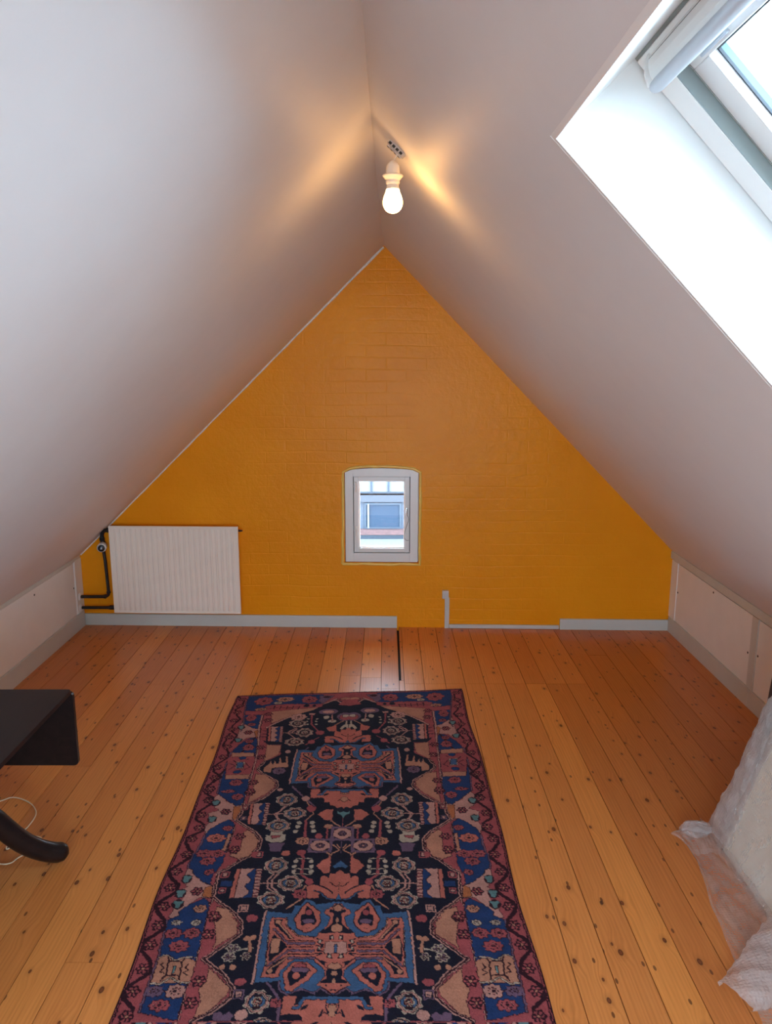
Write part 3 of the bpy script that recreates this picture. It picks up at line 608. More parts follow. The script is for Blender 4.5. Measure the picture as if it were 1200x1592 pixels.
# ================================================================== THINGS
RUG_DATA = "P p 0 -484 1323 -464 1328 -464 1344 -403 1398 -386 1404 -380 1459 -416 1455 -445 1492 -464 1517 -451 1531 -482 1545 -489 1538 -483 1503 -467 1474 -459 1444 -480 1421 -464 1410 -481 1382;P p 0 -477 888 -459 888 -436 932 -395 967 -375 965 -373 1065 -404 1051 -436 1077 -460 1108 -454 1112 -473 1140 -481 1103 -475 1079 -481 1035 -488 1015 -451 995 -481 963 -484 915;P p 0 -473 283 -407 365 -391 366 -384 450 -396 441 -434 448 -459 484 -475 437 -476 352;P b 0 -401 1457 -382 1477 -379 1518 -377 1671 -377 1716 -383 1791 -380 1896 -484 1867 -485 1777 -484 1686 -490 1551 -479 1544 -458 1531 -467 1518 -440 1487;P b 0 -460 1108 -436 1077 -404 1051 -380 1082 -378 1141 -381 1252 -379 1300 -389 1327 -398 1358 -395 1400 -428 1380 -463 1344 -464 1329 -484 1319 -487 1252 -477 1237 -472 1145;P b 0 -402 440 -385 468 -377 565 -376 640 -368 840 -370 957 -395 968 -445 919 -479 881 -485 775 -488 681 -482 561 -462 509 -433 461;P b 0 -488 16 -132 22 -125 134 -289 119 -365 126 -394 140 -390 184 -482 178 -491 79;P b 0 -476 221 -392 226 -390 370 -419 355 -465 308;P o 0 -408 1410 -386 1404 -380 1459 -408 1450;P o 0 -403 972 -375 972 -373 1063 -395 1050;P o 0 -411 384 -390 375 -384 450 -398 441;P n 0 -18 41 -79 93 -125 134 -214 214 -274 263 -327 320 -357 367 -384 366 -380 460 -386 424 -376 458 -337 514 -280 516 -276 599 -334 656 -351 695 -349 723 -332 742 -264 807 -257 842 -287 901 -328 941 -360 965 -370 957 -368 1006 -379 1060 -336 1099 -304 1127 -276 1168 -275 1220 -299 1261 -327 1283 -356 1321 -377 1338 -370 1433 -368 1455 -297 1521 -286 1544 -268 1557 -269 1607 -345 1694 -359 1697 -293 1752 -257 1798 -258 1825 -308 1873 -346 1895 45 1896 33 1459 70 1278 66 865 69 495 66 46;L p 12 -370 957 -368 1006 -379 1060 -336 1099 -304 1127 -276 1168 -275 1220 -299 1261 -327 1283 -356 1321 -383 1338 -379 1382 -376 1433 -376 1455 -296 1528 -286 1544 -274 1561 -272 1607 -349 1690 -359 1697 -293 1752 -260 1798 -261 1825 -308 1873 -346 1895;L d 5 -370 957 -368 1006 -379 1060 -336 1099 -304 1127 -276 1168 -275 1220 -299 1261 -327 1283 -356 1321 -383 1338 -379 1382 -376 1433 -376 1455 -296 1528 -286 1544 -274 1561 -272 1607 -349 1690 -359 1697 -293 1752 -260 1798 -261 1825 -308 1873 -346 1895;L p 10 -18 41 -80 88 -126 129 -214 214 -274 263 -328 315 -359 357;L p 11 -334 656 -351 695 -352 718 -332 742 -264 807 -257 842 -287 901 -328 941 -360 965;L d 4 -334 656 -351 695 -352 718 -332 742 -264 807 -257 842 -287 901 -328 941 -360 965;P t 0 -356 196 -264 180 -134 150 -169 191 -275 257 -342 314;P t 0 -343 513 -282 521 -282 593 -335 652 -341 566;P t 0 -356 746 -316 756 -271 811 -269 842 -290 884 -357 953 -349 857;P t 0 -344 1141 -334 1113 -302 1141 -283 1177 -284 1212 -301 1259 -334 1274 -365 1257 -348 1221 -337 1212;P t 0 -340 1505 -287 1557 -282 1605 -341 1659 -337 1632 -345 1591 -363 1531;P t 0 -338 1727 -272 1791 -272 1816 -314 1870 -343 1883 -338 1834 -351 1798 -337 1773;P t 0 -357 1496 -328 1503 -294 1540 -359 1540;L p 9 -393 231 -391 366 -384 450 -381 480 -373 641 -370 813;L d 4 -386 231 -384 366 -379 451;L p 5 -385 468 -377 565 -376 640 -368 840 -370 957;L d 3 -385 468 -377 565 -376 640 -368 840 -370 957;L p 5 -380 1082 -377 1122 -377 1203 -376 1241;L d 3 -380 1082 -377 1122 -377 1203 -376 1241;L p 5 -377 1509 -377 1671 -377 1716 -383 1791 -380 1896;L d 3 -377 1509 -377 1671 -377 1716 -383 1791 -380 1896;L p 5 -386 1404 -377 1459 -377 1488 -382 1487;L d 3 -386 1404 -377 1459 -377 1488 -382 1487;L v 6 -490 1551 -484 1686 -485 1777 -484 1867;L v 6 -472 1145 -477 1237 -487 1252 -485 1319;L v 6 -482 561 -488 681 -485 775 -479 881;L v 6 -491 79 -465 308 -466 381;L d 9 -546 7 -502 67 -503 123 -524 165 -504 230 -485 262 -510 331 -507 380 -478 419 -496 491;L d 10 -512 402 -527 506 -493 571 -492 617 -532 680 -524 723 -484 766 -527 828 -520 863 -529 854 -399 446;L d 11 -529 854 -521 882 -488 912 -490 958 -526 1009 -522 1054 -488 1084 -483 1122 -528 1159 -524 1195 -495 1237;L d 12 -516 1212 -492 1239 -491 1270 -533 1325 -530 1358 -490 1402 -490 1433 -530 1477 -528 1514 -506 1540;L d 12 -534 1491 -528 1514 -496 1553 -490 1587 -535 1632 -534 1667 -502 1705 -491 1745 -535 1787 -537 1825 -501 1860 -504 1895;S r 0 -515 1493 19 19;S r 0 -511 1572 19 19;S r 0 -516 1647 19 19;S r 0 -514 1731 19 19;S r 0 -519 1806 19 19;S r 0 -510 1883 19 19;S r 0 -355 1540 19 19;S r 0 -360 1607 19 19;S r 0 -355 1773 19 19;S r 0 -361 1841 19 19;S r 0 -506 1252 19 19;S r 0 -516 1338 19 19;S r 0 -512 1413 19 19;S r 0 -513 1496 19 19;S r 0 -355 1230 19 19;S r 0 -357 1535 19 19;S r 0 -428 1429 19 19;S r 0 -501 926 19 19;S r 0 -509 1024 19 19;S r 0 -500 1103 19 19;S r 0 -511 1168 19 19;S r 0 -515 865 19 19;S r 0 -350 1154 19 19;S r 0 -354 1225 19 19;S r 0 -357 882 19 19;S r 0 -426 1005 19 19;S r 0 -511 436 19 19;S r 0 -506 523 19 19;S r 0 -509 606 19 19;S r 0 -516 690 19 19;S r 0 -510 770 19 19;S r 0 -511 850 19 19;S r 0 -502 930 19 19;S r 0 -352 616 19 19;S r 0 -356 874 19 19;S r 0 -366 534 19 19;S r 0 -354 809 19 19;S r 0 -514 49 19 19;S r 0 -510 123 19 19;S r 0 -510 193 19 19;S r 0 -511 276 19 19;S r 0 -508 360 19 19;S r 0 -365 222 19 19;S r 0 -359 284 19 19;S r 0 -433 397 19 19;T g 0 -472 1374 16 20;T g 0 -475 1485 16 20;T g 0 -475 1440 16 20;T g 0 -472 948 16 20;T g 0 -466 1052 16 20;T g 0 -472 1487 16 20;T g 0 -470 347 16 20;T g 0 -468 465 16 20;T g 0 -471 947 16 20;K t 0 -405 1505 17 16;K w 0 -461 1561 14 12;K w 0 -405 1561 15 12;K r 0 -461 1603 24 20;K r 0 -409 1601 24 20;K r 0 -436 1651 27 20;K v 0 -463 1804 22 18;K p 0 -409 1804 25 22;K r 0 -438 1848 27 18;K r 0 -449 1246 27 20;K r 0 -406 1246 24 20;K r 0 -429 1285 25 19;K r 0 -413 1338 16 14;K t 0 -405 1503 19 15;K c 0 -430 1163 32 25;K r 0 -401 1106 17 15;K r 0 -399 908 18 16;K r 0 -436 867 15 11;K r 0 -422 808 24 22;K r 0 -399 907 21 21;K r 0 -417 532 23 26;K r 0 -420 478 18 15;K r 0 -440 869 28 10;K r 0 -439 254 23 33;K r 0 -409 79 41 43;K t 0 -309 68 41 25;K r 0 -194 75 37 39;K t 0 -407 167 28 15;K w 0 -338 105 19 13;K r 0 -427 320 18 14;P t 0 -394 1138 -381 1138 -384 1235 -395 1229;P t 0 -481 1692 -459 1682 -442 1701 -411 1688 -378 1705 -378 1777 -481 1779;L w 5 -482 1690 -459 1682 -437 1701 -407 1690 -380 1694;L w 5 -481 1779 -456 1780 -433 1759 -406 1777 -379 1775;L d 5 -450 1705 -415 1705 -409 1754 -448 1752 -450 1705;P g 0 -435 1720 -428 1720 -427 1745 -434 1745;L d 5 -450 1705 -456 1694;L d 5 -415 1705 -409 1697;L d 5 -448 1752 -456 1770;L d 5 -409 1754 -408 1770;L d 4 -464 1709 -470 1716 -459 1727 -466 1742 -454 1745;L d 4 -396 1712 -401 1727 -391 1734 -403 1745 -390 1752;P r 0 -479 577 -387 580 -376 640 -377 782 -470 780 -489 632;P t 0 -480 573 -388 577 -385 610 -476 607;P t 0 -471 748 -379 750 -377 782 -470 780;P l 0 -443 653 -419 654 -417 697 -441 697;L w 4 -446 653 -416 654 -415 700 -442 700 -446 653;E b 0 -429 619 16 13;E b 0 -432 728 16 12;L d 4 -472 662 -448 682 -468 710;L d 4 -407 664 -388 694 -404 712;L d 4 -463 638 -448 653;L d 4 -413 639 -402 630;L d 4 -369 163 -328 155 -285 163 -248 154 -224 156;L r 8 -367 147 -220 145 -126 123;L r 12 -493 -2 -282 -5 -64 1;L d 4 -526 8 -379 6 -232 7 -63 9;L d 4 -350 170 -347 138;L d 4 -321 171 -318 139;L d 4 -293 173 -289 141;L d 4 -265 175 -261 143;L d 4 -236 176 -232 144;P r 0 -251 121 -123 126 -129 156 -218 172;E n 0 -201 141 14 16;E n 0 -165 143 9 13;P v 0 -146 33 -77 37 -126 123 -147 100;E d 0 -111 52 20 11;L p 7 -126 129 -79 93 -60 94 -29 140;P r 0 -64 -3 41 5 43 171 -53 139 -35 107 -63 83 -52 50;L t 6 -55 84 8 82;E t 0 -24 74 24 11;L n 6 -105 146 -63 133 -64 105 -88 109;E v 0 -95 210 43 28;E p 0 -95 210 28 17;E v 0 -17 266 37 40;E r 0 -17 271 27 28;E w 0 -17 256 16 14;E w 0 -101 266 13 16;E w 0 -74 305 19 14;L p 5 -77 242 -74 303;P c 0 -98 369 -54 343 -51 405 -83 398;L t 5 -59 343 -24 305;P w 0 -39 377 -27 354 -16 340 -2 340 -1 383 -15 364 -28 387;L w 8 -11 311 -9 355;L r 7 -168 238 -164 328 -127 406;P p 0 -183 221 -153 223 -156 238 -180 237;E w 0 -183 277 6 6;E w 0 -184 302 6 6;E w 0 -181 329 6 6;E w 0 -142 279 6 6;E w 0 -145 304 6 6;E w 0 -144 331 6 6;E r 0 -122 411 18 19;E r 0 -154 493 15 18;L r 5 -124 452 -176 514;L v 5 -164 541 -182 571;L p 5 -284 408 -219 411;L p 5 -228 363 -260 405 -259 414 -228 457;L p 5 -223 373 -250 412;L p 5 -273 1024 -215 1022;L p 5 -205 971 -248 1027 -222 1064;L p 5 -214 971 -239 1024 -232 1058;L p 5 -244 1392 -190 1392;L p 5 -207 1349 -223 1379 -218 1417 -197 1429;L p 5 -192 1349 -209 1379 -205 1409 -186 1429;K p 0 -227 257 36 30;Q w 0 -225 320 37 37;Q w 0 -189 407 35 39;Q w 0 -227 491 40 34;R w 0 -212 932 39 39;R w 0 -175 1020 40 36;R w 0 -226 1094 41 37;R w 0 -205 1307 37 39;R w 0 -151 1392 37 35;R w 0 -201 1467 39 36;R w 0 -192 1838 32 36;R w 0 -170 1900 22 15;P w 0 -263 1146 -245 1148 -247 1131 -206 1131 -204 1144 -193 1144 -192 1177 -205 1187 -240 1187 -259 1177;P r 0 -245 1148 -213 1148 -214 1158 -239 1168;P v 0 -245 1196 -225 1189 -193 1191 -203 1235 -234 1235;P p 0 -349 348 -287 351 -281 489 -340 479;P b 0 -300 350 -308 350 -320 369 -306 389 -318 407 -304 428 -316 445 -302 466 -313 484 -294 487;P c 0 -349 348 -339 349 -331 481 -340 479;L d 3 -339 349 -330 481;L r 4 -299 358 -287 359;L r 4 -298 373 -286 374;L r 4 -297 388 -285 389;L r 4 -297 404 -285 405;L r 4 -296 419 -284 420;L r 4 -295 434 -284 435;L r 4 -295 449 -283 451;L r 4 -294 464 -282 466;L r 4 -293 479 -282 481;P p 0 -343 955 -272 953 -271 1087 -337 1080;P b 0 -288 953 -296 953 -310 980 -295 1006 -309 1031 -294 1059 -307 1083 -285 1086;P c 0 -343 955 -332 954 -327 1081 -337 1080;L d 3 -332 954 -325 1081;L r 4 -286 961 -272 960;L r 4 -286 975 -272 975;L r 4 -286 990 -272 990;L r 4 -285 1005 -272 1005;L r 4 -285 1020 -272 1020;L r 4 -285 1034 -271 1035;L r 4 -285 1049 -271 1050;L r 4 -284 1064 -271 1065;L r 4 -284 1079 -271 1080;P p 0 -327 1323 -247 1324 -242 1456 -326 1459;P b 0 -265 1324 -274 1324 -291 1351 -273 1377 -289 1404 -271 1431 -288 1458 -260 1457;P c 0 -327 1323 -315 1324 -313 1459 -326 1459;L d 3 -315 1324 -312 1459;L r 4 -263 1332 -247 1332;L r 4 -262 1346 -246 1346;L r 4 -262 1361 -246 1361;L r 4 -261 1376 -245 1376;L r 4 -261 1391 -245 1390;L r 4 -260 1405 -244 1405;L r 4 -260 1420 -243 1420;L r 4 -259 1435 -243 1434;L r 4 -259 1449 -242 1449;P r 0 -380 366 -357 367 -349 479 -377 469;L n 5 -373 386 -355 386;L n 5 -371 414 -351 415;L n 5 -372 442 -350 443;D r 0 -358 1352 13 15;D r 0 -354 1425 11 13;D p 0 -277 1503 15 16;D v 0 -243 1815 14 15;D v 0 -244 1816 3 3;D r 0 -273 1252 18 16;D r 0 -358 980 10 15;D v 0 -355 1046 10 12;P b 0 -366 1380 -329 1382 -329 1406 -364 1406;E p 0 -248 574 11 14;E p 0 -245 864 11 10;E r 0 -247 1544 17 15;E r 0 -246 1776 15 12;E c 0 -182 1245 14 15;E t 0 -303 1727 9 9;E t 0 -275 1727 9 9;E r 0 -284 1252 11 15;E t 0 -270 1727 6 9;E p 0 -226 1878 16 16;P t 0 -330 705 -310 667 -310 647 -299 677 -293 677 -294 648 -285 672 -273 670 -276 624 -271 624 -262 668 -246 664 -250 615 -244 615 -233 698 -298 705 -298 738 -326 733;K v 0 -266 727 25 25;S w 0 -284 1659 18 16;S w 0 -290 1692 18 16;S w 0 -244 1688 13 14;L w 5 -268 1667 -231 1659;L t 8 -243 1624 -235 1671;E t 0 -250 1623 10 10;E t 0 -233 1620 9 10;P v 0 -297 1873 -283 1867 -270 1876 -258 1867 -246 1879 -251 1896 -293 1896;L t 5 -187 860 -147 919 -107 1023 -132 1062;E p 0 -143 926 15 17;E r 0 -117 990 17 22;L r 9 -132 1064 -127 1158;E w 0 -154 1077 9 10;E w 0 -157 1100 9 9;E w 0 -163 1127 9 9;E w 0 -108 1077 9 10;E w 0 -105 1100 9 9;E w 0 -100 1125 9 9;K t 0 -132 1181 24 21;P c 0 -92 1028 -66 997 -38 997 -39 1065 -62 1062;L t 6 -41 1068 -9 1100;E t 0 -49 1100 16 13;L r 7 -53 1110 -51 1173;E r 0 -80 1156 12 17;P g 0 -24 1008 -9 1015 6 1009 52 1010 53 1053 0 1053 -9 1029 -21 1024;L r 9 5 1050 5 1105;D v 0 4 1140 44 39;W p 0 4 1140 37 31;D v 0 -72 1206 40 37;W p 0 -72 1206 33 28;L v 9 5 1177 6 1278;L t 5 -30 1203 -7 1228 -34 1254;L t 4 -17 1201 -5 1219;L t 6 -46 1241 -34 1259;P c 0 -76 1310 -61 1283 -42 1273 -39 1252 -31 1273 -32 1301 -33 1345 -52 1345;P l 0 -24 1312 -10 1296 2 1283 57 1283 58 1327 10 1327 -1 1314 -18 1323;L r 9 -139 1241 -122 1266 -120 1349 -98 1377;E r 0 -131 1243 15 15;E c 0 -182 1245 14 13;E w 0 -144 1287 8 9;E w 0 -147 1312 8 8;E w 0 -146 1338 8 8;E w 0 -95 1287 8 9;E w 0 -93 1312 8 8;E w 0 -91 1338 8 8;L w 3 -145 1273 -94 1273;L w 3 -146 1325 -91 1325;L w 3 -146 1349 -89 1349;E r 0 -92 1386 12 15;K r 0 -116 1442 21 21;L t 5 -108 1461 -150 1504;L t 5 -102 1404 -116 1433;P c 0 -98 1409 -85 1400 -59 1404 -59 1362 -48 1358 -33 1369 -31 1345 -14 1349 -6 1333 10 1327 58 1327 60 1461 -36 1461 -57 1433 -75 1425 -60 1437 -59 1459 -97 1457;L n 6 -59 1404 -39 1415 -20 1435;L d 4 -29 1388 -11 1407 3 1404;P t 0 -1 1388 45 1388 45 1433 1 1433;P l 0 -9 1457 1 1437 46 1437 46 1463 -9 1463;L l 5 -75 1425 -55 1433 -36 1461 -6 1465;P l 0 -209 1516 -135 1525 -126 1491 -110 1493 -96 1466 -73 1473 -65 1487 -11 1477 50 1473 56 1816 -13 1815 -33 1794 -51 1811 -83 1796 -117 1815 -140 1801 -144 1773 -213 1780 -213 1709 -214 1591;L p 6 -209 1514 -214 1591 -213 1709 -214 1780;L v 5 -144 1773 -140 1803 -117 1816 -83 1798 -51 1813 -33 1796 -7 1816;P c 0 -191 1540 -146 1540 -146 1570 -111 1611 -62 1619 -26 1570 -21 1536 -37 1527 -38 1509 -20 1498 -11 1482 66 1482 70 1811 -4 1811 -45 1784 -27 1759 -25 1738 -47 1716 -66 1694 -109 1694 -147 1742 -148 1761 -196 1761 -190 1723 -193 1632;L w 3 -193 1591 -191 1647 -187 1723;L t 4 -146 1541 -146 1570 -111 1611 -62 1619;P n 0 -183 1549 -158 1548 -159 1568 -118 1624 -129 1626 -180 1568;E t 0 -169 1559 8 8;L t 5 -169 1561 -125 1621;P n 0 -176 1605 -134 1653 -180 1710 -185 1651;P t 0 -180 1624 -155 1624 -158 1679 -179 1678;P n 0 -182 1738 -163 1709 -119 1680 -150 1723 -158 1749 -183 1749;E t 0 -173 1740 7 7;L t 4 -174 1734 -125 1686;L d 4 -135 1632 -63 1632;L v 8 -134 1641 -62 1641;L d 4 -132 1655 -61 1655;L v 8 -131 1668 -60 1668;L d 4 -130 1682 -59 1682;L v 8 -128 1694 -58 1694;L v 7 -134 1641 -178 1587;L v 7 -131 1668 -181 1723;P c 0 -109 1505 -93 1475 -73 1496 -49 1518 -49 1566 -67 1593 -88 1601 -114 1585 -124 1544;L d 3 -109 1505 -93 1475 -73 1496 -49 1518 -49 1566 -67 1593 -88 1601 -114 1585 -124 1544 -109 1505;P n 0 -94 1489 -70 1518 -59 1561 -80 1589 -104 1570 -106 1533 -94 1527;E r 0 -84 1520 9 12;E v 0 -84 1555 18 9;E c 0 -82 1575 15 10;P c 0 -138 1745 -117 1709 -76 1707 -45 1738 -66 1765 -107 1806 -127 1801;L l 8 -143 1752 -117 1705 -77 1701 -43 1734;P n 0 -125 1749 -112 1723 -93 1710 -61 1738 -72 1754 -114 1793;E r 0 -92 1722 17 9;E v 0 -91 1735 24 9;E c 0 -101 1755 10 11;L l 9 -43 1487 -47 1527 -35 1566 -63 1603;L l 9 -35 1759 -37 1731 -65 1705;P n 0 -24 1509 50 1509 50 1518 20 1518 23 1561 52 1599 -51 1603 -14 1566 -13 1519 -24 1518;E t 0 2 1501 17 15;E t 0 4 1551 9 11;E t 0 3 1582 19 16;L n 4 -14 1498 2 1484 18 1498;P c 0 -62 1619 -24 1603 67 1603 69 1709 -24 1707 -57 1694;P p 0 -31 1634 38 1634 39 1678 -31 1678;P l 0 -4 1643 4 1643 3 1675 -4 1675;L n 5 -53 1624 -38 1630 -52 1636 -36 1647;L n 5 -54 1651 -36 1653 -50 1667 -35 1671;L n 5 -55 1678 -37 1678 -49 1686;L n 5 -17 1628 -17 1611 -10 1611 -8 1626;L n 5 -21 1694 -21 1680 -12 1682 -10 1694;E w 0 -46 1632 4 5;E w 0 -45 1659 4 5;E w 0 -12 1619 4 5;E w 0 -16 1688 4 5;P n 0 -54 1696 -24 1709 54 1709 55 1780 25 1780 -34 1780 -34 1772 -21 1768 -21 1731;E c 0 -3 1718 24 15;E t 0 -3 1723 17 11;E t 0 -1 1747 6 7;P t 0 -6 1780 2 1763 9 1780;L n 5 -21 1787 -5 1801 10 1789;E c 0 -5 1791 13 8;P c 0 -127 1821 -93 1820 -93 1839 -99 1848 -81 1849 -69 1831 43 1831 45 1910 -73 1907 -72 1886 -86 1876 -126 1879;L l 9 -98 1857 -86 1857 -72 1827 -4 1828 29 1826;P n 0 -67 1848 -59 1851 -64 1860 -79 1867 -77 1857;P t 0 -11 1848 16 1848 18 1883 -9 1883;L n 4 -16 1848 -11 1876 -20 1870 -33 1883 -23 1864;E l 0 -3 1838 14 7;P c 0 -98 452 -85 443 -59 447 -59 405 -48 401 -33 412 -31 388 -14 392 -6 376 10 370 58 370 60 504 -36 504 -57 476 -75 468 -60 480 -59 502 -97 500;L n 6 -59 447 -39 458 -20 478;L d 4 -29 431 -11 450 3 447;P t 0 -1 431 45 431 45 476 1 476;P l 0 -9 500 1 480 46 480 46 506 -9 506;L l 5 -75 468 -55 476 -36 504 -6 508;P l 0 -209 559 -135 568 -126 534 -110 536 -96 509 -73 516 -65 530 -11 520 50 516 56 859 -13 858 -33 837 -51 854 -83 839 -117 858 -140 844 -144 816 -213 823 -213 752 -214 634;L p 6 -209 557 -214 634 -213 752 -214 823;L v 5 -144 816 -140 846 -117 859 -83 841 -51 856 -33 839 -7 859;P c 0 -191 583 -146 583 -146 613 -111 654 -62 662 -26 613 -21 579 -37 570 -38 552 -20 541 -11 525 66 525 70 854 -4 854 -45 827 -27 802 -25 781 -47 759 -66 737 -109 737 -147 785 -148 804 -196 804 -190 766 -193 675;L w 3 -193 634 -191 690 -187 766;L t 4 -146 584 -146 613 -111 654 -62 662;P n 0 -183 592 -158 591 -159 611 -118 667 -129 669 -180 611;E t 0 -169 602 8 8;L t 5 -169 604 -125 664;P n 0 -176 648 -134 696 -180 753 -185 694;P t 0 -180 667 -155 667 -158 722 -179 721;P n 0 -182 781 -163 752 -119 723 -150 766 -158 792 -183 792;E t 0 -173 783 7 7;L t 4 -174 777 -125 729;L d 4 -135 675 -63 675;L v 8 -134 684 -62 684;L d 4 -132 698 -61 698;L v 8 -131 711 -60 711;L d 4 -130 725 -59 725;L v 8 -128 737 -58 737;L v 7 -134 684 -178 630;L v 7 -131 711 -181 766;P c 0 -109 548 -93 518 -73 539 -49 561 -49 609 -67 636 -88 644 -114 628 -124 587;L d 3 -109 548 -93 518 -73 539 -49 561 -49 609 -67 636 -88 644 -114 628 -124 587 -109 548;P n 0 -94 532 -70 561 -59 604 -80 632 -104 613 -106 576 -94 570;E r 0 -84 563 9 12;E v 0 -84 598 18 9;E c 0 -82 618 15 10;P c 0 -138 788 -117 752 -76 750 -45 781 -66 808 -107 849 -127 844;L l 8 -143 795 -117 748 -77 744 -43 777;P n 0 -125 792 -112 766 -93 753 -61 781 -72 797 -114 836;E r 0 -92 765 17 9;E v 0 -91 778 24 9;E c 0 -101 798 10 11;L l 9 -43 530 -47 570 -35 609 -63 646;L l 9 -35 802 -37 774 -65 748;P n 0 -24 552 50 552 50 561 20 561 23 604 52 642 -51 646 -14 609 -13 562 -24 561;E t 0 2 544 17 15;E t 0 4 594 9 11;E t 0 3 625 19 16;L n 4 -14 541 2 527 18 541;P c 0 -62 662 -24 646 67 646 69 752 -24 750 -57 737;P p 0 -31 677 38 677 39 721 -31 721;P l 0 -4 686 4 686 3 718 -4 718;L n 5 -53 667 -38 673 -52 679 -36 690;L n 5 -54 694 -36 696 -50 710 -35 714;L n 5 -55 721 -37 721 -49 729;L n 5 -17 671 -17 654 -10 654 -8 669;L n 5 -21 737 -21 723 -12 725 -10 737;E w 0 -46 675 4 5;E w 0 -45 702 4 5;E w 0 -12 662 4 5;E w 0 -16 731 4 5;P n 0 -54 739 -24 752 54 752 55 823 25 823 -34 823 -34 815 -21 811 -21 774;E c 0 -3 761 24 15;E t 0 -3 766 17 11;E t 0 -1 790 6 7;P t 0 -6 823 2 806 9 823;L n 5 -21 830 -5 844 10 832;E c 0 -5 834 13 8;P c 0 -127 864 -93 863 -93 882 -99 891 -81 892 -69 874 43 874 45 953 -73 950 -72 929 -86 919 -126 922;L l 9 -98 900 -86 900 -72 870 -4 871 29 869;P n 0 -67 891 -59 894 -64 903 -79 910 -77 900;P t 0 -11 891 16 891 18 926 -9 926;L n 4 -16 891 -11 919 -20 913 -33 926 -23 907;E l 0 -3 881 14 7;P c 0 -55 897 50 899 52 998 5 998 -8 979 -23 989 -33 976 -49 970 -55 943;L d 4 -22 943 3 915 29 944;E t 0 5 932 19 17;L v 7 -174 1780 -150 1811 -137 1834 -132 1895;K r 0 -144 1843 15 15;L v 7 -201 843 -148 919 -108 976;E p 0 -143 926 15 16"
RUG_COL=dict(n=(.012,.010,.022),b=(.018,.042,.135),l=(.055,.115,.225),r=(.37,.075,.080),c=(.52,.14,.10),t=(.50,.21,.13),p=(.53,.25,.20),w=(.48,.36,.27),d=(.035,.008,.014),o=(.45,.14,.05),v=(.17,.09,.14),g=(.12,.22,.22))
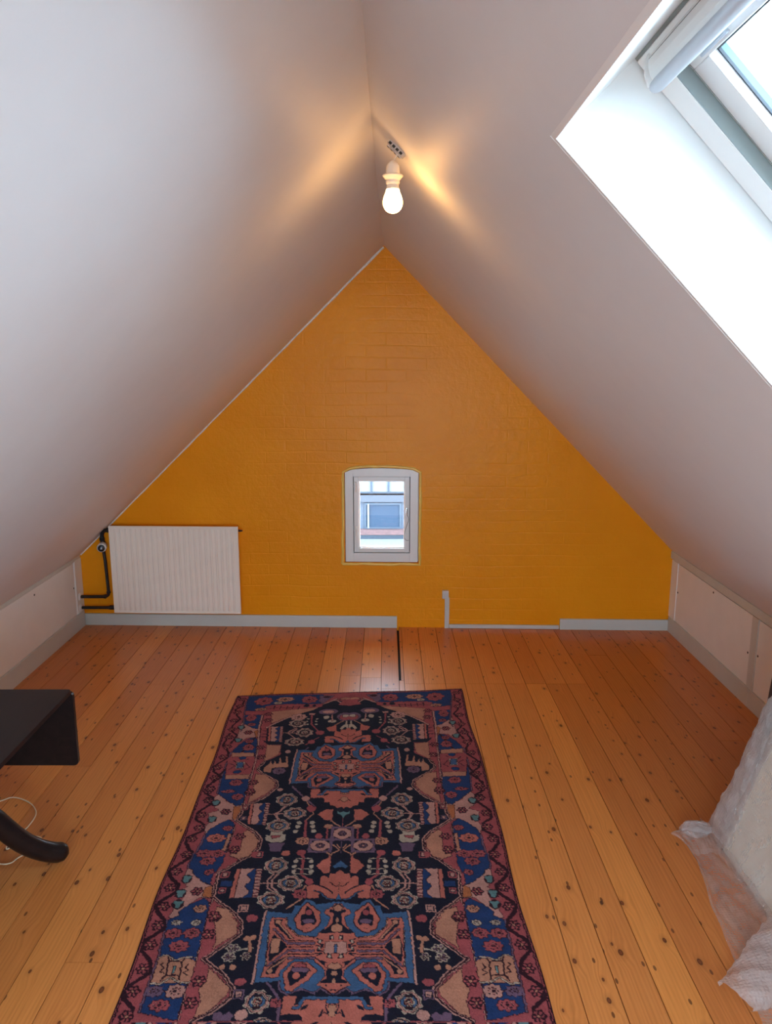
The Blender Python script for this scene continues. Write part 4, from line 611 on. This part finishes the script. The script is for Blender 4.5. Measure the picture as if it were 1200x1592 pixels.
def rug_pattern(data,cell=2.2,W=1100,Lh=2360):
    nx=int(W/cell)+1; ny=int(Lh/cell)+1
    X,V=np.meshgrid(np.linspace(-W/2,W/2,nx),np.linspace(0,Lh,ny))
    rng=np.random.default_rng(4)
    def smooth(n,a):
        g=rng.normal(size=(ny//n+3,nx//n+3)); yi=np.arange(ny)/n; xi=np.arange(nx)/n
        y0=yi.astype(int); x0=xi.astype(int); fy=(yi-y0)[:,None]; fx=(xi-x0)[None]
        return a*((g[y0][:,x0]*(1-fx)+g[y0][:,x0+1]*fx)*(1-fy)+(g[y0+1][:,x0]*(1-fx)+g[y0+1][:,x0+1]*fx)*fy)
    XS=X+smooth(3,1.3); VS=V+smooth(3,1.5)
    XM=-np.abs(XS)
    img=np.empty((ny,nx,3)); img[:]=RUG_COL['r']
    x_ax=XM[0]
    def box(x0,x1,v0,v1):
        a=max(0,int((v0-8)/cell)); b=min(ny,int((v1+8)/cell)+2)
        c0=max(0,int((x0-8+W/2)/cell)); c1=min(nx//2+1,int((x1+8+W/2)/cell)+2)
        return (slice(a,b),slice(c0,c1)) if b>a and c1>c0 else None
    left=img  # left half is painted, then mirrored
    def paint(sl,m,c): left[sl][m]=RUG_COL[c]
    def seg(px,py,ax,ay,bx,by):
        dx,dy=bx-ax,by-ay; t=np.clip(((px-ax)*dx+(py-ay)*dy)/(dx*dx+dy*dy+1e-9),0,1)
        return np.hypot(px-ax-t*dx,py-ay-t*dy)
    for it in data.split(';'):
        f=it.split(); k,c=f[0],f[1]; n=list(map(float,f[2:])); w,q=n[0],n[1:]
        xs,vs=q[0::2],q[1::2]
        if k in 'PL':
            sl=box(min(xs),max(xs),min(vs),max(vs))
            if sl is None: continue
            px,py=XS[sl],VS[sl]
            if k=='P':
                m=np.zeros(px.shape,bool); j=len(xs)-1
                for i in range(len(xs)):
                    if vs[i]!=vs[j]: m^=((vs[i]>py)!=(vs[j]>py))&(px<(xs[j]-xs[i])*(py-vs[i])/(vs[j]-vs[i])+xs[i])
                    j=i
                paint(sl,m,c)
            else:
                d=np.full(px.shape,1e9)
                for i in range(len(xs)-1): d=np.minimum(d,seg(px,py,xs[i],vs[i],xs[i+1],vs[i+1]))
                paint(sl,d<max(w,3.2)/2,c)
            continue
        cx,cv,rx,rv=q
        sl=box(cx-rx*1.3,cx+rx*1.3,cv-rv*1.3,cv+rv*1.3)
        if sl is None: continue
        ux=(XS[sl]-cx)/rx; uv=(VS[sl]-cv)/rv; r=np.hypot(ux,uv); an=np.arctan2(uv,ux)
        octa=np.maximum(np.maximum(abs(ux),abs(uv)),(abs(ux)+abs(uv))*.74)
        if k=='E': paint(sl,r<1,c)
        elif k=='K': 
            pet=1+.09*np.cos(8*an); paint(sl,r<pet,c); paint(sl,(r<.22),'d')
            paint(sl,(r>.45)&(r<.56)&(np.cos(8*an)>.2),'p' if c!='p' else 'r')
        elif k=='D': s=np.maximum(abs(ux),abs(uv)); paint(sl,s<1,c); paint(sl,(s<.72)&(s>.5),'n'); paint(sl,s<.5,'p')
        elif k=='W': paint(sl,octa<1,c); paint(sl,(r<.5),'d'); paint(sl,(r<.42)&(np.cos(9*an)>0)&(r>.2),'v'); paint(sl,r<.14,'p')
        elif k in 'RQ':
            paint(sl,octa*(1+.05*np.cos(8*an))<1,'w' if k=='R' else 'p')
            paint(sl,(octa<.9)&(octa>.72),'p' if k=='R' else 'w')
            paint(sl,(octa<.66)&(abs(ux)>abs(uv)*.8),'l' if k=='R' else 'd'); paint(sl,(octa<.66)&(abs(ux)<=abs(uv)*.8),'d')
            paint(sl,(octa<.66)&(octa>.58),'n'); paint(sl,r<.42,'w'); paint(sl,(r<.34)&(np.cos(8*an)>-.2)&(r>.1),'c' if k=='R' else 'r'); 
        elif k=='S':
            cc='d' if c=='r' else 'w'; ring=1+.12*np.cos(6*an); paint(sl,r<ring,cc)
            paint(sl,(r<.82)&(r>.34)&(np.cos(6*an)>.05),'r' if c=='r' else 'v'); paint(sl,r<.2,'t' if c=='r' else 'v')
        elif k=='T': paint(sl,(r<1.05),'d'); paint(sl,(abs(ux)<.62-.45*uv*.8)&(abs(uv)<.72),c)
    # thin dark outlines where two light colours meet
    key=(img*np.array([1.0,7.3,31.0])).sum(-1); lum=img.sum(-1); hh=slice(0,nx//2+1)
    df=np.zeros(key.shape,bool); df[:,1:]|=key[:,1:]!=key[:,:-1]; df[1:]|=key[1:]!=key[:-1]
    lit=(lum>.17)&(np.roll(lum,1,1)>.17)&(np.roll(lum,1,0)>.17)
    img[df&lit&(smooth(2,1)>-.75)]=RUG_COL['d']
    h=nx//2+1
    img[:,nx-h:]=img[:,:h][:,::-1]
    # the far end of the rug repeats at the near end
    a=int(1900/cell)
    for j in range(a,ny): img[j]=img[max(0,ny-1-j)]
    # selvedge
    e=np.minimum(W/2-np.abs(XS),np.minimum(VS,Lh-VS)*1.0)
    img[e<7]=RUG_COL['d']; img[(e>=9)&(e<13)]=RUG_COL['d']
    img*= (.78*(1+smooth(1,.10)+smooth(12,.08)))[...,None]
    img*= (1+rng.normal(size=(ny,1))*.03)[...,None]   # weft rows
    return nx,ny,X,V,np.clip(img,.002,1)

def build_rug():
    nx, ny, X, V, img = rug_pattern(RUG_DATA)
    X = X / 1000; V = V / 1000
    sh = .067 * X * np.clip(1 - V / 1.2, 0, 1)
    y = 3.487 - V + sh
    rng = np.random.default_rng(8)
    edge = .004 * np.sin(y * 5.3) + .003 * np.sin(y * 11 + 1)
    x = X + (-.139 - .0207 * (y - 1.829)) + edge * np.abs(X) / .55
    y = y + .003 * np.sin(X * 14) * np.clip(1 - V, 0, 1)
    z = .0085 + .0010 * np.sin(x * 9 + y * 4) * np.sin(y * 3.1) + rng.normal(size=x.shape) * .0004
    e = np.minimum(.55 - np.abs(X), np.minimum(V, 2.36 - V)); z = np.where(e < .004, .003, z); z = np.where(e < .0011, .0005, z)
    co = np.stack([x, y, z], -1).reshape(-1, 3).astype(np.float32)
    idx = np.arange(nx * ny).reshape(ny, nx)
    q = np.stack([idx[:-1, :-1], idx[1:, :-1], idx[1:, 1:], idx[:-1, 1:]], -1).reshape(-1, 4)
    me = bpy.data.meshes.new('rug'); me.vertices.add(len(co)); me.vertices.foreach_set('co', co.ravel())
    me.loops.add(q.size); me.loops.foreach_set('vertex_index', q.ravel().astype(np.int32))
    me.polygons.add(len(q)); me.polygons.foreach_set('loop_start', np.arange(0, q.size, 4, dtype=np.int32))
    me.update(calc_edges=True)
    a = me.color_attributes.new('pile', 'FLOAT_COLOR', 'POINT')
    c = np.ones((len(co), 4), np.float32); c[:, :3] = img.reshape(-1, 3); a.data.foreach_set('color', c.ravel())
    o = bpy.data.objects.new('rug', me); COL.objects.link(o); me.materials.append(M['rug'])
    tag(o, 'long oriental rug with dark blue field and red flowered border on the pine floor', 'rug')
build_rug()

# ---------------------------------------------------------------- radiator
def build_radiator():
    t = thing('radiator', GM @ Vector((-1.25, -.06, .1)), 'white ribbed panel radiator hung low on the left of the yellow wall', 'radiator')
    x0, x1, z0, z1 = -1.636, -.868, .105, .641; y0 = -.088
    b = MB(); N = 23; pts = []
    ax0, ax1 = x0 + .022, x1 - .022
    px = (ax1 - ax0) / N
    # pressed front sheet, ribs fading out at top and bottom
    cols = []
    for i in range(N):
        for u, d in ((0, 0), (.30, 0), (.42, .007), (.66, .007), (.78, 0)): cols.append((ax0 + (i + u) * px, d))
    cols.append((ax1, 0)); cols = [(x0 + .004, 0)] + cols + [(x1 - .004, 0)]
    rows = [(z0 + .004, 0), (z0 + .016, 0), (z0 + .036, 1), (z0 + .2, 1), (z1 - .2, 1), (z1 - .036, 1), (z1 - .016, 0), (z1 - .004, 0)]
    g = [[b.b.verts.new(GM @ Vector((x, y0 - d * k, z))) for x, d in cols] for z, k in rows]
    for r, s in zip(g, g[1:]):
        for i in range(len(cols) - 1): b.b.faces.new((r[i], r[i+1], s[i+1], s[i]))
    b.build('front_panel', 'radiator', t, smooth=True)
    b = MB(); frame(b, x0, x1, z0, z1, .007, y0 - .005, y0 + .012, GM, .002); b.box((x0 + .004, y0 + .002, z0 + .004), (x1 - .004, y0 + .010, z1 - .004), GM)
    b.build('rim', 'radiator', t)
    b = MB().box((x0 + .01, y0 + .011, z0 + .02), (x1 - .01, y0 + .045, z1 - .012), GM, .003); b.build('rear_convector', 'radiator', t)
    for xx in (x0 + .15, x1 - .15):
        MB().box((xx - .012, y0 + .044, z0 + .08), (xx + .012, .0, z1 - .08), GM, .001).build('wall_bracket', 'radiator', t)
    MB().tube([(x1 - .012, y0 + .025, z1 - .030), (x1 + .012, y0 + .025, z1 - .030)], .006, 10, GM).tube([(x1 + .010, y0 + .025, z1 - .030), (x1 + .022, y0 + .025, z1 - .030)], .0045, 10, GM).build('bleed_valve', 'black_pipe', t, smooth=True, label='small dark bleed valve')
build_radiator()

def build_pipes():
    yy = -.065
    t = thing('heating_pipe', GM @ Vector((XL, yy, .195)), 'upper black heating pipe rising from the left knee wall to the radiator top', 'pipe')
    P = [(XL, yy, .196), (-1.70, yy, .198)] + [(-1.70 + .027 * math.sin(a), yy, .225 - .027 * math.cos(a)) for a in (.3, .7, 1.1, 1.57)] + [(-1.680, yy, .42), (-1.686, yy, .49)]
    MB().tube(P, .0095, 14, GM).tube([(-1.700, yy, .198), (-1.693, yy, .199)], .013, 14, GM).tube([(-1.673, yy, .222), (-1.673, yy, .232)], .0125, 14, GM).build('pipe_run', 'black_pipe', t, smooth=True)
    P = [(-1.687, yy, .535)] + [(-1.689 + .036 * (1 - math.cos(a)), yy, .575 + .036 * math.sin(a)) for a in (0, .4, .8, 1.2, 1.57)] + [(-1.630, yy, .611)]
    MB().tube(P, .0115, 14, GM).tube([(-1.689, yy, .548), (-1.689, yy, .565)], .016, 6, GM).tube([(-1.655, yy, .611), (-1.640, yy, .611)], .016, 6, GM).build('elbow', 'black_pipe', t, smooth=True)
    v = MB().lathe([(.013, -.03), (.016, -.026), (.016, .024), (.012, .03)], 16, GM @ Matrix.Translation((-1.687, yy, .513))).build('radiator_valve', 'black_pipe', t, smooth=True)
    m = GM @ Matrix.Translation((-1.687, yy, .515)) @ Matrix.Rotation(math.radians(14), 4, 'Z') @ Matrix.Rotation(math.radians(90), 4, 'X')
    MB().lathe([(.020, .008), (.026, .014), (.027, .05), (.025, .062), (.021, .066), (.0205, .060), (0, .060)], 28, m @ Matrix.Translation((0, 0, 0))).build('thermostat_head', 'plastic', v, smooth=True, label='white thermostat head')
    MB().lathe([(.0195, .058), (.0195, .068), (.016, .071), (0, .0715)], 28, m).build('dial', 'black_pipe', v, smooth=True, label='black thermostat dial')
    MB().hexa([m @ Vector((-.006, -.005, .0716)), m @ Vector((.006, -.005, .0716)), m @ Vector((0, .007, .0716))], (m.to_3x3() @ Vector((0, 0, 1))), .0006).build('dial_mark', 'blind', v)
    mm = lambda z: GM @ Matrix.Translation((XL + .012, yy, z)) @ Matrix.Rotation(math.radians(90), 4, 'Y')
    MB().lathe([(.022, 0), (.022, .004), (.014, .010), (.0105, .010)], 24, mm(.196)).build('pipe_collar', 'plastic', t, smooth=True, label='white round wall collar')
    t2 = thing('heating_pipe', GM @ Vector((XL, yy, .125)), 'lower black heating pipe running straight into the radiator bottom', 'pipe')
    MB().tube([(XL, yy, .127), (-1.66, yy, .130), (-1.630, yy, .130)], .0095, 14, GM).tube([(-1.672, yy, .130), (-1.634, yy, .130)], .014, 8, GM).build('pipe_run', 'black_pipe', t2, smooth=True)
    MB().lathe([(.022, 0), (.022, .004), (.014, .010), (.0105, .010)], 24, mm(.127)).build('pipe_collar', 'plastic', t2, smooth=True, label='white round wall collar')
build_pipes()

# ---------------------------------------------------------------- conduit on the wall
def build_conduit():
    t = thing('cable_conduit', GM @ Vector((.37, -.01, 0)), 'pale cable trunking with a small square box, low on the yellow wall', 'conduit')
    MB().box((.339, -.026, .190), (.378, 0, .240), GM, .003).build('junction_box', 'grey_plastic', t)
    MB().box((.356, -.014, .0), (.384, 0, .192), GM, .002).build('upright_trunking', 'grey_plastic', t)
    MB().box((.385, -.014, .0005), (1.048, 0, .024), GM, .002).build('floor_trunking', 'grey_plastic', t)
build_conduit()

# ---------------------------------------------------------------- lamp
def build_lamp():
    t = thing('pendant_lamp', (.030, 2.27, 2.17), 'bare lit bulb in a white lampholder hanging by a short cord under the ridge', 'lamp')
    m = Matrix.Translation((.033, 2.2715, 2.179)) @ Matrix(((SD.x, 0, NR.x, 0), (0, 1, 0, 0), (SD.z, 0, NR.z, 0), (0, 0, 0, 1))) @ Matrix.Rotation(math.radians(-14), 4, 'Z')
    tb = MB().box((-.030, -.009, -.013), (.030, .009, .002), m, .002)
    for k in range(4): tb.lathe([(.0065, -.004), (.0065, .0)], 10, m @ Matrix.Translation((-.021 + k * .014, 0, -.0135)))
    tb = tb.build('terminal_block', 'terminal', t)
    for k in range(4): MB().lathe([(.0040, 0), (.0040, .0008)], 10, m @ Matrix.Translation((-.021 + k * .014, -.003, -.0185))).box((-.0045 + (-.021 + k*.014), -.0100, -.011), (.0045 + (-.021 + k*.014), -.0088, -.004), m).build('terminal_screw', 'screw', tb)
    c = Vector((.019, 2.27, 0))
    MB().tube(catmull([(.033, 2.268, 2.167), (.029, 2.268, 2.155), (.022, 2.27, 2.146), (.019, 2.27, 2.132)], 5), .0016, 8).build('cord', 'holder', t, smooth=True)
    T = Matrix.Translation(c)
    h = MB().lathe([(.004, 2.145), (.007, 2.142), (.014, 2.136), (.0185, 2.130), (.0195, 2.112), (.0185, 2.108), (.0185, 2.1005), (.0195, 2.088), (.0185, 2.083), (.0165, 2.081)], 32, T).build('lamp_holder', 'holder', t, smooth=True)
    MB().lathe([(.0195, 2.110), (.0285, 2.106), (.0285, 2.103), (.024, 2.098), (.0192, 2.092)], 36, T).build('shade_ring', 'holder', t, smooth=True)
    b = MB().lathe([(.0155, 2.084), (.0165, 2.080), (.0175, 2.074), (.0185, 2.069)], 32, T).build('bulb_cap', 'holder', t, smooth=True)
    pr = [(.0180, 2.0700)]
    for a, r in ((2.064, .0192), (2.058, .0215), (2.051, .0245), (2.044, .0266), (2.038, .0277), (2.031, .0276), (2.024, .0260), (2.018, .0232), (2.012, .0185), (2.008, .0120), (2.0062, .006), (2.0058, 0.0)): pr.append((r, a))
    MB().lathe(pr, 36, T).build('bulb', 'bulb', t, smooth=True, label='lit frosted bulb')
build_lamp()

# ---------------------------------------------------------------- drop-leaf table
def build_table():
    t = thing('drop_leaf_table', (-1.33, 1.93, 0), 'low black drop-leaf pedestal table at the left edge, leaf hanging down', 'table')
    x0, x1, y0, y1 = -1.62, -1.052, 1.47, 2.385
    def rr(x0, x1, y0, y1, r, n=5):
        P = []
        for cx, cy, a in ((x1-r, y1-r, 0), (x0+r, y1-r, 90), (x0+r, y0+r, 180), (x1-r, y0+r, 270)):
            for k in range(n): P.append((cx + r*math.cos(math.radians(a + 90*k/(n-1))), cy + r*math.sin(math.radians(a + 90*k/(n-1)))))
        return P
    b = MB(); b.hexa([(x, y, .505) for x, y in rr(x0, x1, y0, y1, .012)], (0, 0, 1), .015)
    b.hexa([(x, y, .4985) for x, y in rr(x0 + .006, x1 - .006, y0 + .006, y1 - .006, .010)], (0, 0, 1), .0064)
    b.build('tabletop', 'mahogany', t)
    for yy, nm in ((y1 + .004, 1), (y0 - .004 - .014, -1)):
        b = MB(); P = rr(x0 + .001, x1 - .0, .240, .506, .014)
        b.hexa([(x, yy, z) for x, z in P], (0, 1, 0), .014); b.build('hanging_leaf', 'mahogany', t)
        for xx in (x0 + .1, x1 - .1): MB().tube([(xx - .02, yy + .007, .502), (xx + .02, yy + .007, .502)], .003, 8).build('hinge', 'screw', t)
    b = MB()
    ax0, ax1, ay0, ay1 = x0 + .10, x1 - .10, y0 + .10, y1 - .10
    for p, q in (((ax0, ay0), (ax1, ay0 + .018)), ((ax0, ay1 - .018), (ax1, ay1)), ((ax0, ay0 + .018), (ax0 + .018, ay1 - .018)), ((ax1 - .018, ay0 + .018), (ax1, ay1 - .018))):
        b.box((p[0], p[1], .430), (q[0], q[1], .4985))
    b.box((ax0 + .018, ay0 + .018, .485), (ax1 - .018, ay1 - .018, .4985))
    b.build('apron', 'mahogany', t)
    MB().lathe([(.02, .25), (.04, .255), (.046, .28), (.046, .34), (.034, .35), (.028, .36), (.034, .38), (.042, .40), (.036, .43), (.06, .455), (.06, .486)], 28, Matrix.Translation((-1.33, 1.93, 0))).build('pedestal', 'mahogany', t, smooth=True)
    for sx, sy in ((1, 1), (-1, 1), (-1, -1), (1, -1)):
        k = 1.0 if sx > 0 else .66
        pts = [(0, .325), (.07, .332), (.12, .320), (.165, .290), (.205, .242), (.225, .210), (.262, .152), (.295, .110), (.330, .076), (.365, .050), (.392, .037), (.402, .034), (.409, .032), (.413, .031), (.4145, .031)]
        q = [(d * .7071 * k, z) for d, z in pts]
        P = catmull([(-1.33 + sx * d, 1.93 + sy * d, z) for d, z in q], 5)
        n = len(P); R = []
        for i in range(n):
            d = math.hypot(P[i].x + 1.33, P[i].y - 1.93) / k; R.append(.032 if d < .385 else .032 * math.sqrt(max(.02, 1 - ((d - .385) / .031) ** 2)))
        R = [max(.008, r) for r in R]
        b = MB().tube(P, R, 16, flat=.82)
        for v in b.b.verts:
            if v.co.z < .002: v.co.z = .002 - (0.0015)
        leg = b.build('leg', 'mahogany', t, smooth=True)
build_table()

def build_cable():
    z = .0035
    A = catmull([(-1.62, 2.40, z), (-1.52, 2.48, z), (-1.425, 2.551, z), (-1.389, 2.576, z), (-1.332, 2.555, z), (-1.286, 2.518, z), (-1.254, 2.466, z), (-1.249, 2.40, z), (-1.257, 2.356, z), (-1.27, 2.30, z), (-1.26, 2.27, z), (-1.225, 2.318, z+.003), (-1.200, 2.338, z), (-1.175, 2.330, z), (-1.165, 2.30, z), (-1.178, 2.258, z), (-1.203, 2.225, z), (-1.215, 2.198, z), (-1.252, 2.195, z), (-1.34, 2.23, z), (-1.48, 2.22, z), (-1.6, 2.3, z)], 6)
    o = MB().tube(A, .0022, 8).build('cable', 'cable', smooth=True)
    tag(o, 'thin cream cable looped on the floor behind the black table leg', 'cable')
build_cable()

# ---------------------------------------------------------------- wrapped panel leaning on the right
def nz(u, v, s):
    return (math.sin(u * 9.1 + s) * math.cos(v * 7.3 + 2 * s) + .6 * math.sin(u * 21 + v * 13 + s) + .35 * math.sin(u * 47 - v * 39 + 3 * s)) / 1.9
def build_wrapped():
    t = thing('wrapped_board', (1.15, 1.7, 0), 'large cream board in bubble wrap leaning at the right edge, wrap trailing on the floor', 'wrapped board')
    UP = Vector((.318, 0, .948)); N = Vector((-.948, 0, .318)); B0 = Vector((1.118, 0, .006))
    yF, yN, H = 2.262, 1.02, .86
    b = MB(); m_b = simple('cream_canvas_board', (.80, .76, .66), .6, bumps=(30, .15), var=.05)
    b.hexa([B0 + Vector((0, yF, 0)), B0 + Vector((0, yN, 0)), B0 + Vector((0, yN, 0)) + UP * H, B0 + Vector((0, yF, 0)) + UP * H], -N, .035)
    b.build('board', m_b, t)
    # wrap over the front, rounding off the far edge
    def front(u, v):
        # u along y from the far edge, v up the board
        h = v * (H + .01); y = yF + .004 - u * (yF - yN)
        off = .010 + .006 * (nz(u * 3, v * 3, 1) + 1) + .010 * math.exp(-((v - .04) / .05) ** 2)
        p = B0 + UP * h + N * off + Vector((0, y, 0))
        p.z = max(p.z, .006); return p
    MB().grid(front, 90, 70).build('front_wrap', 'wrap_clear', t, smooth=True)
    # puffed fold past the far edge, several loose layers thick
    def fold(u, v):
        # u round the section, v up
        a = u * 2 * math.pi; h = .02 + v * (H - .005)
        wd = .058 + .010 * nz(v * 2.2, 0, 2) + .018 * math.exp(-((v - .03) / .08) ** 2)
        th = .026 + .007 * nz(v * 3, .5, 5)
        y = yF + .052 + wd * math.cos(a) * 1.0 + .004 * nz(u * 3, v * 6, 3)
        p = B0 + UP * h + N * (-.004 + th * math.sin(a) + .004 * nz(u * 4, v * 5, 8)) + Vector((0, y, 0))
        p.z = max(p.z, .004); return p
    MB().grid(fold, 40, 110).build('edge_fold', 'wrap_thick', t, smooth=True)
    # skirt trailing on the floor
    E = [(2.400, 1.075), (2.350, 1.02), (2.320, .961), (2.300, .985), (2.272, .999), (2.205, 1.006), (2.118, .992), (1.990, .963), (1.899, .956), (1.808, .942), (1.730, .931), (1.62, .925), (1.45, .90), (1.25, .93), (1.02, .96)]
    def ex(y):
        for (a, p), (c, q) in zip(E, E[1:]):
            if c <= y <= a: return p + (q - p) * (a - y) / (a - c)
        return E[-1][1]
    def skirt(u, v):
        y = 2.40 - u * 1.38
        x0 = 1.118 if y < 2.27 else 1.118 - (y - 2.27) * .15
        x1 = ex(y); x = x0 + (x1 - x0) * v
        z = .006 + .007 * (nz(u * 3.1, v * 1.5, 4) + .9) * (1 - .5 * v) + .022 * math.exp(-((v - 0) / .12) ** 2) + .012 * math.exp(-((v - .97) / .05) ** 2) * (.6 + .4 * math.sin(u * 30))
        if y > 2.24: z += .03 * (1 - abs(y - 2.31) / .09) * max(0, math.sin(v * math.pi * .9)) if abs(y - 2.31) < .09 else 0
        return Vector((x, y + .004 * nz(u, v * 4, 6), z))
    MB().grid(skirt, 160, 26).build('trailing_skirt', 'wrap', t, smooth=True)
    # crumpled knot of film at the far bottom corner
    def knot(u, v):
        a = u * 2 * math.pi; f = math.pi * (v - .5)
        r = 1 + .18 * nz(u * 2, v * 2, 7)
        p = Vector((1.062, 2.345, .028)) + Vector((.055 * math.cos(f) * math.cos(a), .034 * math.cos(f) * math.sin(a), .024 * math.sin(f))) * r
        p.z = max(p.z, .004); return p
    MB().grid(knot, 36, 20).build('corner_fold', 'wrap_thick', t, smooth=True)
    # curled thicker flap nearest the camera
    def flap(u, v):
        # u from the board (1.06, 1.81) side outwards, v across the roll
        ax = Vector((1.13, 1.80, .03)).lerp(Vector((.885, 1.655, .012)), u); 
        w = .045 + .055 * (1 - u) ; a = v * math.pi * 1.15 - .2
        side = Vector((.50, -.86, 0))
        p = ax + side * (-w * math.cos(a) * 1.1) + Vector((0, 0, 1)) * (w * .75 * math.sin(a) * (1 - .35 * u)) + Vector((0, 0, .006 * nz(u * 1.2, v * 1.0, 9)))
        p += side * .008 * nz(u * .9, v * 1.1, 2); p.z = max(p.z, .006)
        return p
    MB().grid(flap, 50, 30).build('curled_flap', 'wrap_thick', t, smooth=True)
    return t
build_wrapped()

def build_back_board():
    o = MB().hexa([(1.262, 2.425, .003), (1.262, 1.5, .003), (1.262 + .068, 1.5, .80), (1.262 + .068, 2.425, .80)], Vector((.996, 0, -.085)), .018).build('dark_board', 'board_dark')
    tag(o, 'black board standing behind the bubble-wrapped board at the right edge', 'board')
build_back_board()
